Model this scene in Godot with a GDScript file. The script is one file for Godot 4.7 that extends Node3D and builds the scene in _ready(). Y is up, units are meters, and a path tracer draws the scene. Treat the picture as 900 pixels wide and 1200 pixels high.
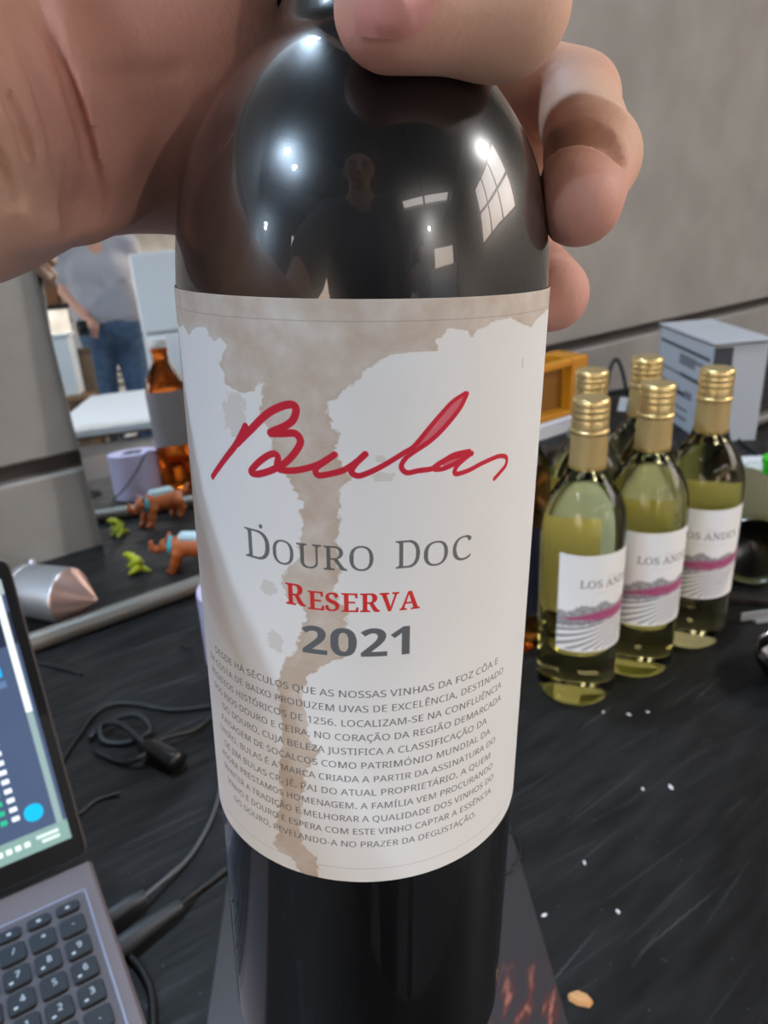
extends Node3D

const TY := 0.75
var C := Vector3(0, 1.2086, 0)
var CAM := Basis(Vector3.UP, deg_to_rad(-37.1)) * Basis(Vector3.RIGHT, deg_to_rad(-22.4)) * Basis(Vector3.BACK, deg_to_rad(-2.83))
var rng := RandomNumberGenerator.new()
var M := {}
var names := {}

# ---------------------------------------------------------------- geometry
class Geo:
	var v := PackedVector3Array()
	var i := PackedInt32Array()
	var u := PackedVector2Array()
	var c := PackedColorArray()

	func orient() -> Geo:
		var mid := Vector3.ZERO
		for p in v:
			mid += p
		mid /= maxf(1.0, v.size())
		var vol := 0.0
		for k in range(0, i.size(), 3):
			vol += (v[i[k]] - mid).dot((v[i[k + 1]] - mid).cross(v[i[k + 2]] - mid))
		if vol > 0.0:
			for k in range(0, i.size(), 3):
				var t := i[k + 1]
				i[k + 1] = i[k + 2]
				i[k + 2] = t
		return self

	func add(g: Geo, xf := Transform3D.IDENTITY) -> Geo:
		var n := v.size()
		for p in g.v:
			v.append(xf * p)
		for k in g.i:
			i.append(k + n)
		if g.u.size():
			u.resize(n)
			u.append_array(g.u)
		if g.c.size():
			c.append_array(g.c)
		return self

	func moved(xf: Transform3D) -> Geo:
		for k in v.size():
			v[k] = xf * v[k]
		return self

	func quad(a: int, b: int, cc: int, d: int) -> void:
		i.append_array(PackedInt32Array([a, b, cc, a, cc, d]))

	func tri_out(a: Vector3, b: Vector3, cc: Vector3, mid := Vector3.ZERO) -> void:
		var n := v.size()
		if (b - a).cross(cc - a).dot((a + b + cc) / 3.0 - mid) > 0.0:
			var t := b
			b = cc
			cc = t
		v.append_array(PackedVector3Array([a, b, cc]))
		i.append_array(PackedInt32Array([n, n + 1, n + 2]))

	func flip_v() -> Geo:
		for k in u.size():
			u[k].y = 1.0 - u[k].y
		return self

	func flat() -> Geo:
		var g := Geo.new()
		for k in i:
			g.i.append(g.v.size())
			g.v.append(v[k])
			if u.size() == v.size():
				g.u.append(u[k])
		return g

	func mesh() -> ArrayMesh:
		var nn := PackedVector3Array()
		nn.resize(v.size())
		for k in range(0, i.size(), 3):
			var a := v[i[k]]
			var w := (v[i[k + 2]] - a).cross(v[i[k + 1]] - a)
			nn[i[k]] += w
			nn[i[k + 1]] += w
			nn[i[k + 2]] += w
		for k in nn.size():
			nn[k] = nn[k].normalized() if nn[k].length_squared() > 1e-30 else Vector3.UP
		var arr := []
		arr.resize(Mesh.ARRAY_MAX)
		arr[Mesh.ARRAY_VERTEX] = v
		arr[Mesh.ARRAY_NORMAL] = nn
		arr[Mesh.ARRAY_INDEX] = i
		if u.size() == v.size():
			arr[Mesh.ARRAY_TEX_UV] = u
		if c.size() == v.size():
			arr[Mesh.ARRAY_COLOR] = c
		var m := ArrayMesh.new()
		m.add_surface_from_arrays(Mesh.PRIMITIVE_TRIANGLES, arr)
		return m


func cbox(s: Vector3, b := 0.002, at := Vector3.ZERO) -> Geo:          # a box with chamfered edges
	var g := Geo.new()
	var h := s * 0.5
	b = minf(b, minf(h.x, minf(h.y, h.z)) * 0.9)
	var P := func(sg: Vector3, ax: int) -> Vector3:
		var q := Vector3(h.x - b, h.y - b, h.z - b)
		q[ax] = h[ax]
		return q * sg
	var S := [-1.0, 1.0]
	for ax in 3:
		var u := (ax + 1) % 3
		var w := (ax + 2) % 3
		for sa in S:
			var q := []
			for pr in [[-1.0, -1.0], [1.0, -1.0], [1.0, 1.0], [-1.0, 1.0]]:
				var sg := Vector3.ONE
				sg[ax] = sa
				sg[u] = pr[0]
				sg[w] = pr[1]
				q.append(P.call(sg, ax))
			g.tri_out(q[0], q[1], q[2])
			g.tri_out(q[0], q[2], q[3])
		for su in S:
			for sw in S:
				var s1 := Vector3.ONE
				s1[u] = su
				s1[w] = sw
				var s2 := s1
				s1[ax] = -1.0
				s2[ax] = 1.0
				g.tri_out(P.call(s1, u), P.call(s2, u), P.call(s2, w))
				g.tri_out(P.call(s1, u), P.call(s2, w), P.call(s1, w))
	for sx in S:
		for sy in S:
			for sz in S:
				var sg := Vector3(sx, sy, sz)
				g.tri_out(P.call(sg, 0), P.call(sg, 1), P.call(sg, 2))
	for k in g.v.size():
		g.v[k] += at
	return g


func lathe(prof: Array, seg := 40, a0 := 0.0, a1 := TAU, sharp := 32.0, uw := 1.0) -> Geo:
	var rows := []                                                     # [r, y]; a sharp corner is doubled
	for k in prof.size():
		var p: Vector2 = prof[k]
		rows.append(p)
		if k > 0 and k < prof.size() - 1:
			var d1: Vector2 = (p - prof[k - 1]).normalized()
			var d2: Vector2 = (prof[k + 1] - p).normalized()
			if absf(rad_to_deg(d1.angle_to(d2))) > sharp:
				rows.append(p)
	var g := Geo.new()
	var whole := is_equal_approx(a1 - a0, TAU)
	var y0: float = rows[0].y
	var y1: float = rows[rows.size() - 1].y
	var n := seg if whole else seg + 1
	for p: Vector2 in rows:
		for s in n:
			var a := lerpf(a0, a1, float(s) / seg)
			g.v.append(Vector3(sin(a) * p.x, p.y, cos(a) * p.x))
			g.u.append(Vector2(float(s) / seg * uw, 1.0 - (p.y - y0) / (y1 - y0) if y1 != y0 else 0.0))
	for k in rows.size() - 1:
		if rows[k] == rows[k + 1]:
			continue
		for s in seg:
			var t := (s + 1) % n if whole else s + 1
			g.quad(k * n + s, k * n + t, (k + 1) * n + t, (k + 1) * n + s)
	return g.orient()


func curve(pts: Array, step := 6) -> PackedVector3Array:               # Catmull-Rom through the points
	var o := PackedVector3Array()
	for k in pts.size() - 1:
		var p0: Vector3 = pts[maxi(0, k - 1)]
		var p1: Vector3 = pts[k]
		var p2: Vector3 = pts[k + 1]
		var p3: Vector3 = pts[mini(pts.size() - 1, k + 2)]
		for s in step:
			o.append(p1.cubic_interpolate(p2, p0, p3, float(s) / step))
	o.append(pts[pts.size() - 1])
	return o


func tube(pts: PackedVector3Array, r: float, seg := 8, r_end := -1.0) -> Geo:
	var g := Geo.new()
	var n := pts.size()
	var side := Vector3.ZERO
	for k in n:
		var t := (pts[mini(n - 1, k + 1)] - pts[maxi(0, k - 1)]).normalized()
		if k == 0:
			side = t.cross(Vector3.UP if absf(t.y) < 0.9 else Vector3.RIGHT).normalized()
		side = (side - t * side.dot(t)).normalized()
		var up := t.cross(side)
		var rr := r if r_end < 0.0 else lerpf(r, r_end, float(k) / (n - 1))
		for s in seg:
			var a := TAU * s / seg
			g.v.append(pts[k] + (side * cos(a) + up * sin(a)) * rr)
	for k in n - 1:
		for s in seg:
			var t := (s + 1) % seg
			g.quad(k * seg + s, k * seg + t, (k + 1) * seg + t, (k + 1) * seg + s)
	for e: int in [0, n - 1]:
		var m := g.v.size()
		g.v.append(pts[e])
		for s in seg:
			var a := e * seg + s
			var b := e * seg + (s + 1) % seg
			if e == 0:
				g.i.append_array(PackedInt32Array([m, b, a]))
			else:
				g.i.append_array(PackedInt32Array([m, a, b]))
	return g.orient()


func rod(a: Vector3, b: Vector3, r: float, seg := 12, r2 := -1.0) -> Geo:
	return tube(PackedVector3Array([a, b]), r, seg, r2)


func prism(poly: PackedVector2Array, depth: float, bevel := 0.0) -> Geo:   # polygon in x/y, thick along z, its outer edges bevelled
	var g := Geo.new()
	var idx := Geometry2D.triangulate_polygon(poly)
	var inner := poly
	if bevel > 0.0:
		inner = PackedVector2Array()
		var mid := Vector2.ZERO
		for p in poly:
			mid += p / poly.size()
		for p in poly:
			inner.append(p + (mid - p).normalized() * bevel)
	var n := poly.size()
	var lay := [[inner, depth * 0.5], [poly, depth * 0.5 - bevel], [poly, -depth * 0.5 + bevel], [inner, -depth * 0.5]]
	for l in lay:
		for p: Vector2 in l[0]:
			g.v.append(Vector3(p.x, p.y, l[1]))
	for k in range(0, idx.size(), 3):
		g.i.append_array(PackedInt32Array([idx[k], idx[k + 1], idx[k + 2]]))
		g.i.append_array(PackedInt32Array([3 * n + idx[k], 3 * n + idx[k + 2], 3 * n + idx[k + 1]]))
	# side walls follow the polygon's own turn; the fan above has the turn of triangulate_polygon
	var a := Geometry2D.is_polygon_clockwise(poly)
	var t0 := (poly[idx[1]] - poly[idx[0]]).cross(poly[idx[2]] - poly[idx[0]]) < 0.0
	for l in 3:
		for s in n:
			var t := (s + 1) % n
			if a == t0:
				g.quad(l * n + s, (l + 1) * n + s, (l + 1) * n + t, l * n + t)
			else:
				g.quad(l * n + s, l * n + t, (l + 1) * n + t, (l + 1) * n + s)
	return g.orient().flat()


func rounded(w: float, h: float, r: float, n := 4) -> PackedVector2Array:
	var o := PackedVector2Array()
	for q in [[1, 1, 0.0], [-1, 1, PI / 2], [-1, -1, PI], [1, -1, PI * 1.5]]:
		for k in n + 1:
			var a: float = q[2] + PI / 2 * k / n
			o.append(Vector2(q[0] * (w / 2 - r) + cos(a) * r, q[1] * (h / 2 - r) + sin(a) * r))
	return o


# ---------------------------------------------------------------- flesh: tapered capsules, smoothly joined, meshed as surface nets
class Flesh:
	var a := PackedVector3Array()
	var ba := PackedVector3Array()
	var inv := PackedFloat32Array()
	var ra := PackedFloat32Array()
	var dr := PackedFloat32Array()
	var kk := PackedFloat32Array()
	var cuts := []                                                     # [a, b, r, softness]
	var creases := []                                                  # [box round it, its cuts]
	var pressed := false                                               # a turned body that presses into the flesh: its own frame, its outline
	var frame := Transform3D()
	var outline := PackedVector2Array()

	func off(p: Vector3) -> float:
		var q := frame * p
		var r := outline[0].x
		for k in outline.size() - 1:
			if q.y < outline[k + 1].y:
				if q.y > outline[k].y:
					r = lerpf(outline[k].x, outline[k + 1].x, (q.y - outline[k].y) / maxf(1e-6, outline[k + 1].y - outline[k].y))
				break
		return (Vector2(q.x, q.z).length() - r) * 0.82

	func cap(p: Vector3, q: Vector3, r1: float, r2: float, k := 0.008) -> void:
		a.append(p)
		ba.append(q - p)
		inv.append(1.0 / maxf(1e-9, (q - p).length_squared()))
		ra.append(r1)
		dr.append(r2 - r1)
		kk.append(k)

	func chain(pts: Array, rad: Array, k := 0.008) -> void:
		for n in pts.size() - 1:
			cap(pts[n], pts[n + 1], rad[n], rad[n + 1], k)

	func crease(pts: Array, towards: Vector3, w: float, deep: float) -> void:   # a fold pressed into the skin along surface points
		for k in range(0, pts.size() - 1, 3):
			var box := AABB(pts[k], Vector3.ZERO)
			var list := []
			for j in range(k, mini(k + 3, pts.size() - 1)):
				box = box.expand(pts[j]).expand(pts[j + 1])
				var up: Vector3 = (towards - (pts[j] as Vector3)).normalized()
				var fade := sin(PI * clampf((j + 0.8) / (pts.size() - 0.2), 0.0, 1.0)) * 0.5 + 0.5
				list.append([pts[j] + up * w * 2.6, pts[j + 1] + up * w * 2.6, w * 3.1, w])
				var n := int(ceil(deep / w))
				for s in n:
					var dn := deep * fade * (s + 1.0) / n - w
					list.append([pts[j] - up * dn, pts[j + 1] - up * dn, w * (1.0 - 0.5 * s / n), 0.0004])
			creases.append([box.grow(0.008), list])

	func base(p: Vector3) -> float:
		var d := 1e3
		for n in a.size():
			var w := p - a[n]
			var t := clampf(w.dot(ba[n]) * inv[n], 0.0, 1.0)
			var e := (w - ba[n] * t).length() - ra[n] - dr[n] * t
			var k := kk[n]
			var h := k - absf(d - e)
			d = minf(d, e)
			if h > 0.0:
				d -= h * h / k * 0.25
		return d

	func d(p: Vector3) -> float:
		var r := base(p)
		if r < 0.02:
			for cu in cuts:
				var q: Vector3 = cu[1] - cu[0]
				var w: Vector3 = p - cu[0]
				var t := clampf(w.dot(q) / q.length_squared(), 0.0, 1.0)
				var e: float = cu[2] - (w - q * t).length()
				var k: float = cu[3]
				var h := k - absf(r - e)
				r = maxf(r, e)
				if h > 0.0:
					r += h * h / k * 0.25
			for gr in creases:
				if not (gr[0] as AABB).has_point(p):
					continue
				for cu in gr[1]:
					var q: Vector3 = cu[1] - cu[0]
					var w: Vector3 = p - cu[0]
					var t := clampf(w.dot(q) / q.length_squared(), 0.0, 1.0)
					var e: float = cu[2] - (w - q * t).length()
					var k: float = cu[3]
					var h := k - absf(r - e)
					r = maxf(r, e)
					if h > 0.0:
						r += h * h / k * 0.25
			if pressed:
				r = maxf(r, -off(p))
		return r

	func net(lo: Vector3, hi: Vector3, cell: float, fill := 0.0) -> Geo:
		var B := 5
		var nb := Vector3i(((hi - lo) / (cell * B)).ceil())
		var n := nb * B + Vector3i.ONE
		var val := PackedFloat32Array()
		val.resize(n.x * n.y * n.z)
		val.fill(1e3)
		var sy := n.x
		var sz := n.x * n.y
		var act := []
		var reach := cell * B * 0.87 + fill
		for bz in nb.z:
			for by in nb.y:
				for bx in nb.x:
					var e := d(lo + (Vector3(bx, by, bz) + Vector3.ONE * 0.5) * (cell * B))
					if absf(e) <= reach * 1.15 + 0.002:
						act.append(Vector3i(bx, by, bz))
					elif e < 0.0:
						for z in B + 1:
							for y in B + 1:
								for x in B + 1:
									val[(bx * B + x) + (by * B + y) * sy + (bz * B + z) * sz] = -1e3
		var done := PackedByteArray()
		done.resize(val.size())
		for b: Vector3i in act:
			for z in range(b.z * B, b.z * B + B + 1):
				for y in range(b.y * B, b.y * B + B + 1):
					for x in range(b.x * B, b.x * B + B + 1):
						var k := x + y * sy + z * sz
						if not done[k]:
							done[k] = 1
							val[k] = d(lo + Vector3(x, y, z) * cell)
		var g := Geo.new()
		var vid := PackedInt32Array()
		vid.resize(val.size())
		vid.fill(-1)
		var off := [0, 1, sy, sy + 1, sz, sz + 1, sz + sy, sz + sy + 1]
		var E := [[0, 1], [2, 3], [4, 5], [6, 7], [0, 2], [1, 3], [4, 6], [5, 7], [0, 4], [1, 5], [2, 6], [3, 7]]
		var PC := [Vector3(0, 0, 0), Vector3(1, 0, 0), Vector3(0, 1, 0), Vector3(1, 1, 0), Vector3(0, 0, 1), Vector3(1, 0, 1), Vector3(0, 1, 1), Vector3(1, 1, 1)]
		var cells := PackedInt32Array()
		for b: Vector3i in act:
			for z in range(b.z * B, b.z * B + B):
				for y in range(b.y * B, b.y * B + B):
					for x in range(b.x * B, b.x * B + B):
						var k := x + y * sy + z * sz
						var neg := 0
						for o: int in off:
							if val[k + o] < 0.0:
								neg += 1
						if neg == 0 or neg == 8:
							continue
						var s := Vector3.ZERO
						var m := 0
						for e in E:
							var f0 := val[k + off[e[0]]]
							var f1 := val[k + off[e[1]]]
							if (f0 < 0.0) != (f1 < 0.0):
								s += PC[e[0]].lerp(PC[e[1]], clampf(f0 / (f0 - f1), 0.0, 1.0))
								m += 1
						vid[k] = g.v.size()
						g.v.append(lo + (Vector3(x, y, z) + s / m) * cell)
						cells.append(k)
		for k in cells:
			var ins := val[k] < 0.0
			for ax in 3:
				var st: int = [1, sy, sz][ax]
				var s1: int = [sy, sz, 1][ax]
				var s2: int = [sz, 1, sy][ax]
				if k + st >= val.size() or (val[k + st] < 0.0) == ins:
					continue
				var q0 := vid[k]
				var q1 := vid[k - s1]
				var q2 := vid[k - s1 - s2]
				var q3 := vid[k - s2]
				if q1 < 0 or q2 < 0 or q3 < 0:
					continue
				if ins:
					g.quad(q0, q1, q2, q3)
				else:
					g.quad(q0, q3, q2, q1)
		return g.orient()


# ---------------------------------------------------------------- things, parts, materials
func at(x: float, y: float, depth: float) -> Vector3:                  # where the lens sees that pixel, so far away
	return C + CAM * Vector3((x - 450.0) / 900.0 * depth, (600.0 - y) / 900.0 * depth, -depth)


func onb(x: float, y: float, h := 0.0) -> Vector3:                     # where it meets the bench top (or h above it)
	var r := CAM * Vector3((x - 450.0) / 900.0, (600.0 - y) / 900.0, -1.0)
	return C + r * ((TY + h - C.y) / r.y)


func numbered(n: String) -> String:
	names[n] = names.get(n, -1) + 1
	return n if names[n] == 0 else "%s_%03d" % [n, names[n]]


func tag(o: Node3D, label: String, category := "", group := "", kind := "") -> Node3D:
	if label:
		o.set_meta("label", label)
	if category:
		o.set_meta("category", category)
	if group:
		o.set_meta("group", group)
	if kind:
		o.set_meta("kind", kind)
	return o


func thing(called: String, label: String, category: String, where := Vector3.ZERO, turn := 0.0, group := "") -> Node3D:
	var o := Node3D.new()
	o.name = numbered(called)
	add_child(o)
	o.position = where
	o.rotation.y = turn
	tag(o, label, category, group)
	return o


func part(called: String, g, m: Material, parent: Node = self, where := Vector3.ZERO) -> MeshInstance3D:
	var o := MeshInstance3D.new()
	o.mesh = g.mesh() if g is Geo else g
	o.material_override = m
	o.name = numbered(called) if parent == self else StringName(called)
	parent.add_child(o, true)
	o.position = where
	return o


func struct(called: String, g: Geo, m: Material) -> MeshInstance3D:
	var o := part(called, g, m)
	o.set_meta("kind", "structure")
	return o


func copy(o: Node3D, where: Vector3, turn: float, label: String) -> Node3D:
	var r: Node3D = o.duplicate()
	r.name = numbered(String(o.name).rstrip("_0123456789"))
	add_child(r)
	r.position = where
	r.rotation.y = turn
	r.set_meta("label", label)
	return r


func mat(col: Color, rough := 0.5, metal := 0.0, spec := 0.5) -> StandardMaterial3D:
	var m := StandardMaterial3D.new()
	m.albedo_color = col
	m.roughness = rough
	m.metallic = metal
	m.metallic_specular = spec
	return m


func glassy(col: Color, bend := 0.05, rough := 0.0) -> StandardMaterial3D:
	var m := mat(Color(col.r, col.g, col.b, 0.0), rough)
	m.transparency = BaseMaterial3D.TRANSPARENCY_ALPHA
	m.refraction_enabled = true
	m.refraction_scale = bend
	return m


func noise_tex(freq: float, lo: Color, hi: Color, oct := 4, size := 512, sd := 1, kind := FastNoiseLite.TYPE_SIMPLEX_SMOOTH) -> NoiseTexture2D:
	var f := FastNoiseLite.new()
	f.noise_type = kind
	f.frequency = freq
	f.fractal_octaves = oct
	f.seed = sd
	var t := NoiseTexture2D.new()
	t.width = size
	t.height = size
	t.seamless = true
	t.noise = f
	var gr := Gradient.new()
	gr.set_color(0, lo)
	gr.set_color(1, hi)
	t.color_ramp = gr
	return t


func tri(m: StandardMaterial3D, tex: Texture2D, scale: Vector3, world := true) -> StandardMaterial3D:
	m.albedo_texture = tex
	m.uv1_triplanar = true
	m.uv1_world_triplanar = world
	m.uv1_scale = scale
	return m


func relief(m: StandardMaterial3D, tex: Texture2D, cm: float) -> StandardMaterial3D:
	m.heightmap_enabled = true
	m.heightmap_texture = tex
	m.heightmap_scale = cm
	return m


func serif(bold := false) -> SystemFont:
	var f := SystemFont.new()
	f.font_names = PackedStringArray(["Droid Serif"])
	f.font_weight = 700 if bold else 400
	return f


func sans(bold := false) -> SystemFont:
	var f := SystemFont.new()
	f.font_names = PackedStringArray(["Droid Sans"])
	f.font_weight = 700 if bold else 400
	return f


# ---------------------------------------------------------------- print: text and pen strokes drawn into coverage masks
class Ink:
	var w: int
	var h: int
	var ppm: float                                                     # pixels per millimetre
	var ox: float                                                      # millimetres at the first column
	var cov := PackedByteArray()

	func _init(width: int, height: int, scale: float, left: float) -> void:
		w = width
		h = height
		ppm = scale
		ox = left
		cov.resize(w * h)

	func text(s: String, f: Font, u0: float, u1: float, base: float, cap_mm: float) -> void:
		var hm := TextMesh.new()
		hm.font = f
		hm.font_size = 48
		hm.depth = 0.0
		hm.text = "H"
		var hb := hm.get_aabb()
		var tm := TextMesh.new()
		tm.font = f
		tm.font_size = 48
		tm.depth = 0.0
		tm.text = s
		var arr := tm.get_mesh_arrays()
		var vv: PackedVector3Array = arr[Mesh.ARRAY_VERTEX]
		var ix: PackedInt32Array = arr[Mesh.ARRAY_INDEX] if arr[Mesh.ARRAY_INDEX] != null else PackedInt32Array(range(vv.size()))
		var bb := tm.get_aabb()
		var sx := (u1 - u0) / bb.size.x * ppm * 2.0
		var sy := cap_mm / hb.size.y * ppm * 2.0
		var px := PackedVector2Array()
		for p in vv:
			px.append(Vector2((u0 - ox) * ppm * 2.0 + (p.x - bb.position.x) * sx, base * ppm * 2.0 - (p.y - hb.position.y) * sy))
		for k in range(0, ix.size(), 3):
			fill_tri(px[ix[k]], px[ix[k + 1]], px[ix[k + 2]])

	func fill_tri(a: Vector2, b: Vector2, c: Vector2) -> void:
		var ar := (b - a).cross(c - a)
		if absf(ar) < 1e-6:
			return
		if ar < 0.0:
			var t := b
			b = c
			c = t
		for y in range(maxi(0, int(minf(a.y, minf(b.y, c.y)))), mini(h * 2 - 1, int(maxf(a.y, maxf(b.y, c.y)))) + 1):
			for x in range(maxi(0, int(minf(a.x, minf(b.x, c.x)))), mini(w * 2 - 1, int(maxf(a.x, maxf(b.x, c.x)))) + 1):
				var p := Vector2(x + 0.5, y + 0.5)
				if (b - a).cross(p - a) >= 0.0 and (c - b).cross(p - b) > 0.0 and (a - c).cross(p - c) > 0.0:
					var k := (y >> 1) * w + (x >> 1)
					cov[k] = mini(255, cov[k] + 64)

	func dab(p: Vector2, r: float, soft := 1.2, strength := 255.0) -> void:
		var q := Vector2((p.x - ox) * ppm, p.y * ppm)
		var rr := r * ppm
		for y in range(maxi(0, int(q.y - rr - soft)), mini(h - 1, int(q.y + rr + soft)) + 1):
			for x in range(maxi(0, int(q.x - rr - soft)), mini(w - 1, int(q.x + rr + soft)) + 1):
				var e := clampf((rr - Vector2(x + 0.5, y + 0.5).distance_to(q)) / soft + 0.5, 0.0, 1.0) * strength
				var k := y * w + x
				if e > cov[k]:
					cov[k] = int(e)

	func stroke(pts: Array, r0: float, r1: float) -> void:
		for k in pts.size() - 1:
			var p0: Vector2 = pts[maxi(0, k - 1)]
			var p1: Vector2 = pts[k]
			var p2: Vector2 = pts[k + 1]
			var p3: Vector2 = pts[mini(pts.size() - 1, k + 2)]
			var n := maxi(4, int(p1.distance_to(p2) * ppm / 2.0))
			for s in n:
				var t := float(s) / n
				dab(p1.cubic_interpolate(p2, p0, p3, t), lerpf(r0, r1, (k + t) / (pts.size() - 1)) * 0.86)

	func lay(img: PackedByteArray, col: Color, strength := 1.0) -> void:
		var r := int(col.r * 255)
		var g := int(col.g * 255)
		var b := int(col.b * 255)
		for k in cov.size():
			var e := cov[k]
			if e:
				var f := e / 255.0 * strength
				var o := k * 3
				img[o] = int(lerpf(img[o], r, f))
				img[o + 1] = int(lerpf(img[o + 1], g, f))
				img[o + 2] = int(lerpf(img[o + 2], b, f))

	func clear() -> void:
		cov.fill(0)


# ---------------------------------------------------------------- scene
func _ready() -> void:
	rng.seed = 7
	var cam := Camera3D.new()
	cam.name = "camera"
	cam.fov = 67.38
	cam.near = 0.01
	cam.far = 100.0
	var lens := CameraAttributesPhysical.new()
	lens.frustum_focal_length = 18.0
	lens.frustum_near = 0.01
	lens.frustum_far = 100.0
	lens.frustum_focus_distance = 0.14
	lens.exposure_aperture = 21.0
	cam.attributes = lens
	add_child(cam)
	cam.transform = Transform3D(CAM, C)
	cam.current = true
	var we := WorldEnvironment.new()
	we.name = "world_environment"
	var env := Environment.new()
	env.tonemap_mode = Environment.TONE_MAPPER_LINEAR
	env.tonemap_exposure = 1.2
	env.sdfgi_enabled = true
	env.ssao_enabled = true
	env.ssil_enabled = true
	var sky := Sky.new()
	var sm := ProceduralSkyMaterial.new()
	sm.sky_top_color = Color(0.90, 0.88, 0.87)
	sm.sky_horizon_color = Color(0.95, 0.84, 0.74)
	sm.ground_horizon_color = Color(0.70, 0.66, 0.6)
	sm.ground_bottom_color = Color(0.42, 0.39, 0.35)
	sm.sun_angle_max = 0.0
	sky.sky_material = sm
	env.background_mode = Environment.BG_SKY
	env.sky = sky
	env.background_energy_multiplier = 8.5
	we.environment = env
	add_child(we)

	materials()
	room()
	lamps()
	bench()
	mirror()
	held_bottle()
	photographer()
	wine_bottles()
	back_corner()
	fallen_things()
	laptop()
	cables()
	sheet()
	near_mirror()
	far_side()


func materials() -> void:
	M.concrete = relief(tri(mat(Color(1, 1, 1), 0.88), noise_tex(0.012, Color(0.475, 0.462, 0.445), Color(0.535, 0.524, 0.508), 5), Vector3(0.8, 0.8, 0.8)), noise_tex(0.03, Color.BLACK, Color.WHITE, 5, 512, 5), 0.12)
	M.joint = mat(Color(0.22, 0.205, 0.2), 0.9)
	M.floor = tri(mat(Color(1, 1, 1), 0.6), noise_tex(0.02, Color(0.27, 0.262, 0.255), Color(0.34, 0.33, 0.32), 5, 512, 9), Vector3(0.4, 0.4, 0.4))
	M.sheet_roof = mat(Color(0.50, 0.51, 0.52), 0.6)
	M.wall_paint = tri(mat(Color(1, 1, 1), 0.85), noise_tex(0.02, Color(0.55, 0.53, 0.5), Color(0.66, 0.64, 0.61), 4, 256, 3), Vector3(0.5, 0.5, 0.5))
	M.steel = mat(Color(0.55, 0.56, 0.57), 0.4, 0.9)
	M.black_plastic = mat(Color(0.035, 0.035, 0.038), 0.42)
	M.black_cable = mat(Color(0.03, 0.03, 0.035), 0.5)
	M.grey_cable = mat(Color(0.30, 0.30, 0.31), 0.5)
	M.white_paper = mat(Color(0.84, 0.84, 0.84), 0.8)
	M.clear_glass = glassy(Color(0.97, 0.98, 0.97))
	M.white_card = mat(Color(0.76, 0.77, 0.79), 0.75)
	M.kraft = mat(Color(0.55, 0.42, 0.30), 0.85)
	# black-painted bench: streaks of wear along the boards, fine scratches laid over
	M.bench = tri(mat(Color(1, 1, 1), 0.46), noise_tex(0.018, Color(0.085, 0.083, 0.083), Color(0.155, 0.151, 0.150), 5, 512, 21), Vector3(1.1, 3.0, 4.6))
	M.bench.roughness_texture = noise_tex(0.02, Color(0.55, 0.55, 0.55), Color(1, 1, 1), 4, 512, 31)
	M.bench.roughness = 0.62
	M.bench.metallic_specular = 0.3
	relief(M.bench, noise_tex(0.05, Color.BLACK, Color.WHITE, 5, 512, 41), 0.03)
	var scr := Image.create_empty(1024, 1024, false, Image.FORMAT_RGBA8)
	scr.fill(Color(0.5, 0.5, 0.52, 0.0))
	for k in 420:
		var x := rng.randf() * 1024.0
		var y := rng.randf() * 1024.0
		var ln := rng.randf_range(20.0, 190.0)
		var sl := rng.randf_range(-0.16, 0.2)
		var al := rng.randf_range(0.03, 0.3) * (1.0 if rng.randf() < 0.35 else 0.45)
		for s in int(ln):
			var e := al * sin(PI * s / ln)
			var q := Vector2i(int(x + s) & 1023, int(y + s * sl) & 1023)
			scr.set_pixelv(q, Color(0.56, 0.57, 0.58, maxf(e, scr.get_pixelv(q).a)))
	for k in 500:
		var q := Vector2i(rng.randi() & 1023, rng.randi() & 1023)
		scr.set_pixelv(q, Color(0.7, 0.7, 0.7, rng.randf_range(0.1, 0.6)))
	M.bench.detail_enabled = true
	M.bench.detail_albedo = ImageTexture.create_from_image(scr)
	M.bench.detail_uv_layer = BaseMaterial3D.DETAIL_UV_2
	M.bench.uv2_triplanar = true
	M.bench.uv2_world_triplanar = true
	M.bench.uv2_scale = Vector3(1.3, 1.3, 1.3)
	M.skin = mat(Color(1, 1, 1), 0.6, 0.0, 0.4)
	M.skin.vertex_color_use_as_albedo = true
	M.skin.subsurf_scatter_enabled = true
	M.skin.subsurf_scatter_strength = 0.02
	relief(M.skin, noise_tex(0.06, Color.BLACK, Color.WHITE, 4, 512, 51, FastNoiseLite.TYPE_CELLULAR), 0.012)
	M.skin.uv1_triplanar = true
	M.skin.uv1_world_triplanar = true
	M.skin.uv1_scale = Vector3(18, 18, 18)


func slab(lo: Vector3, hi: Vector3, b := 0.003) -> Geo:
	return cbox(hi - lo, b, (lo + hi) * 0.5)


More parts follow.
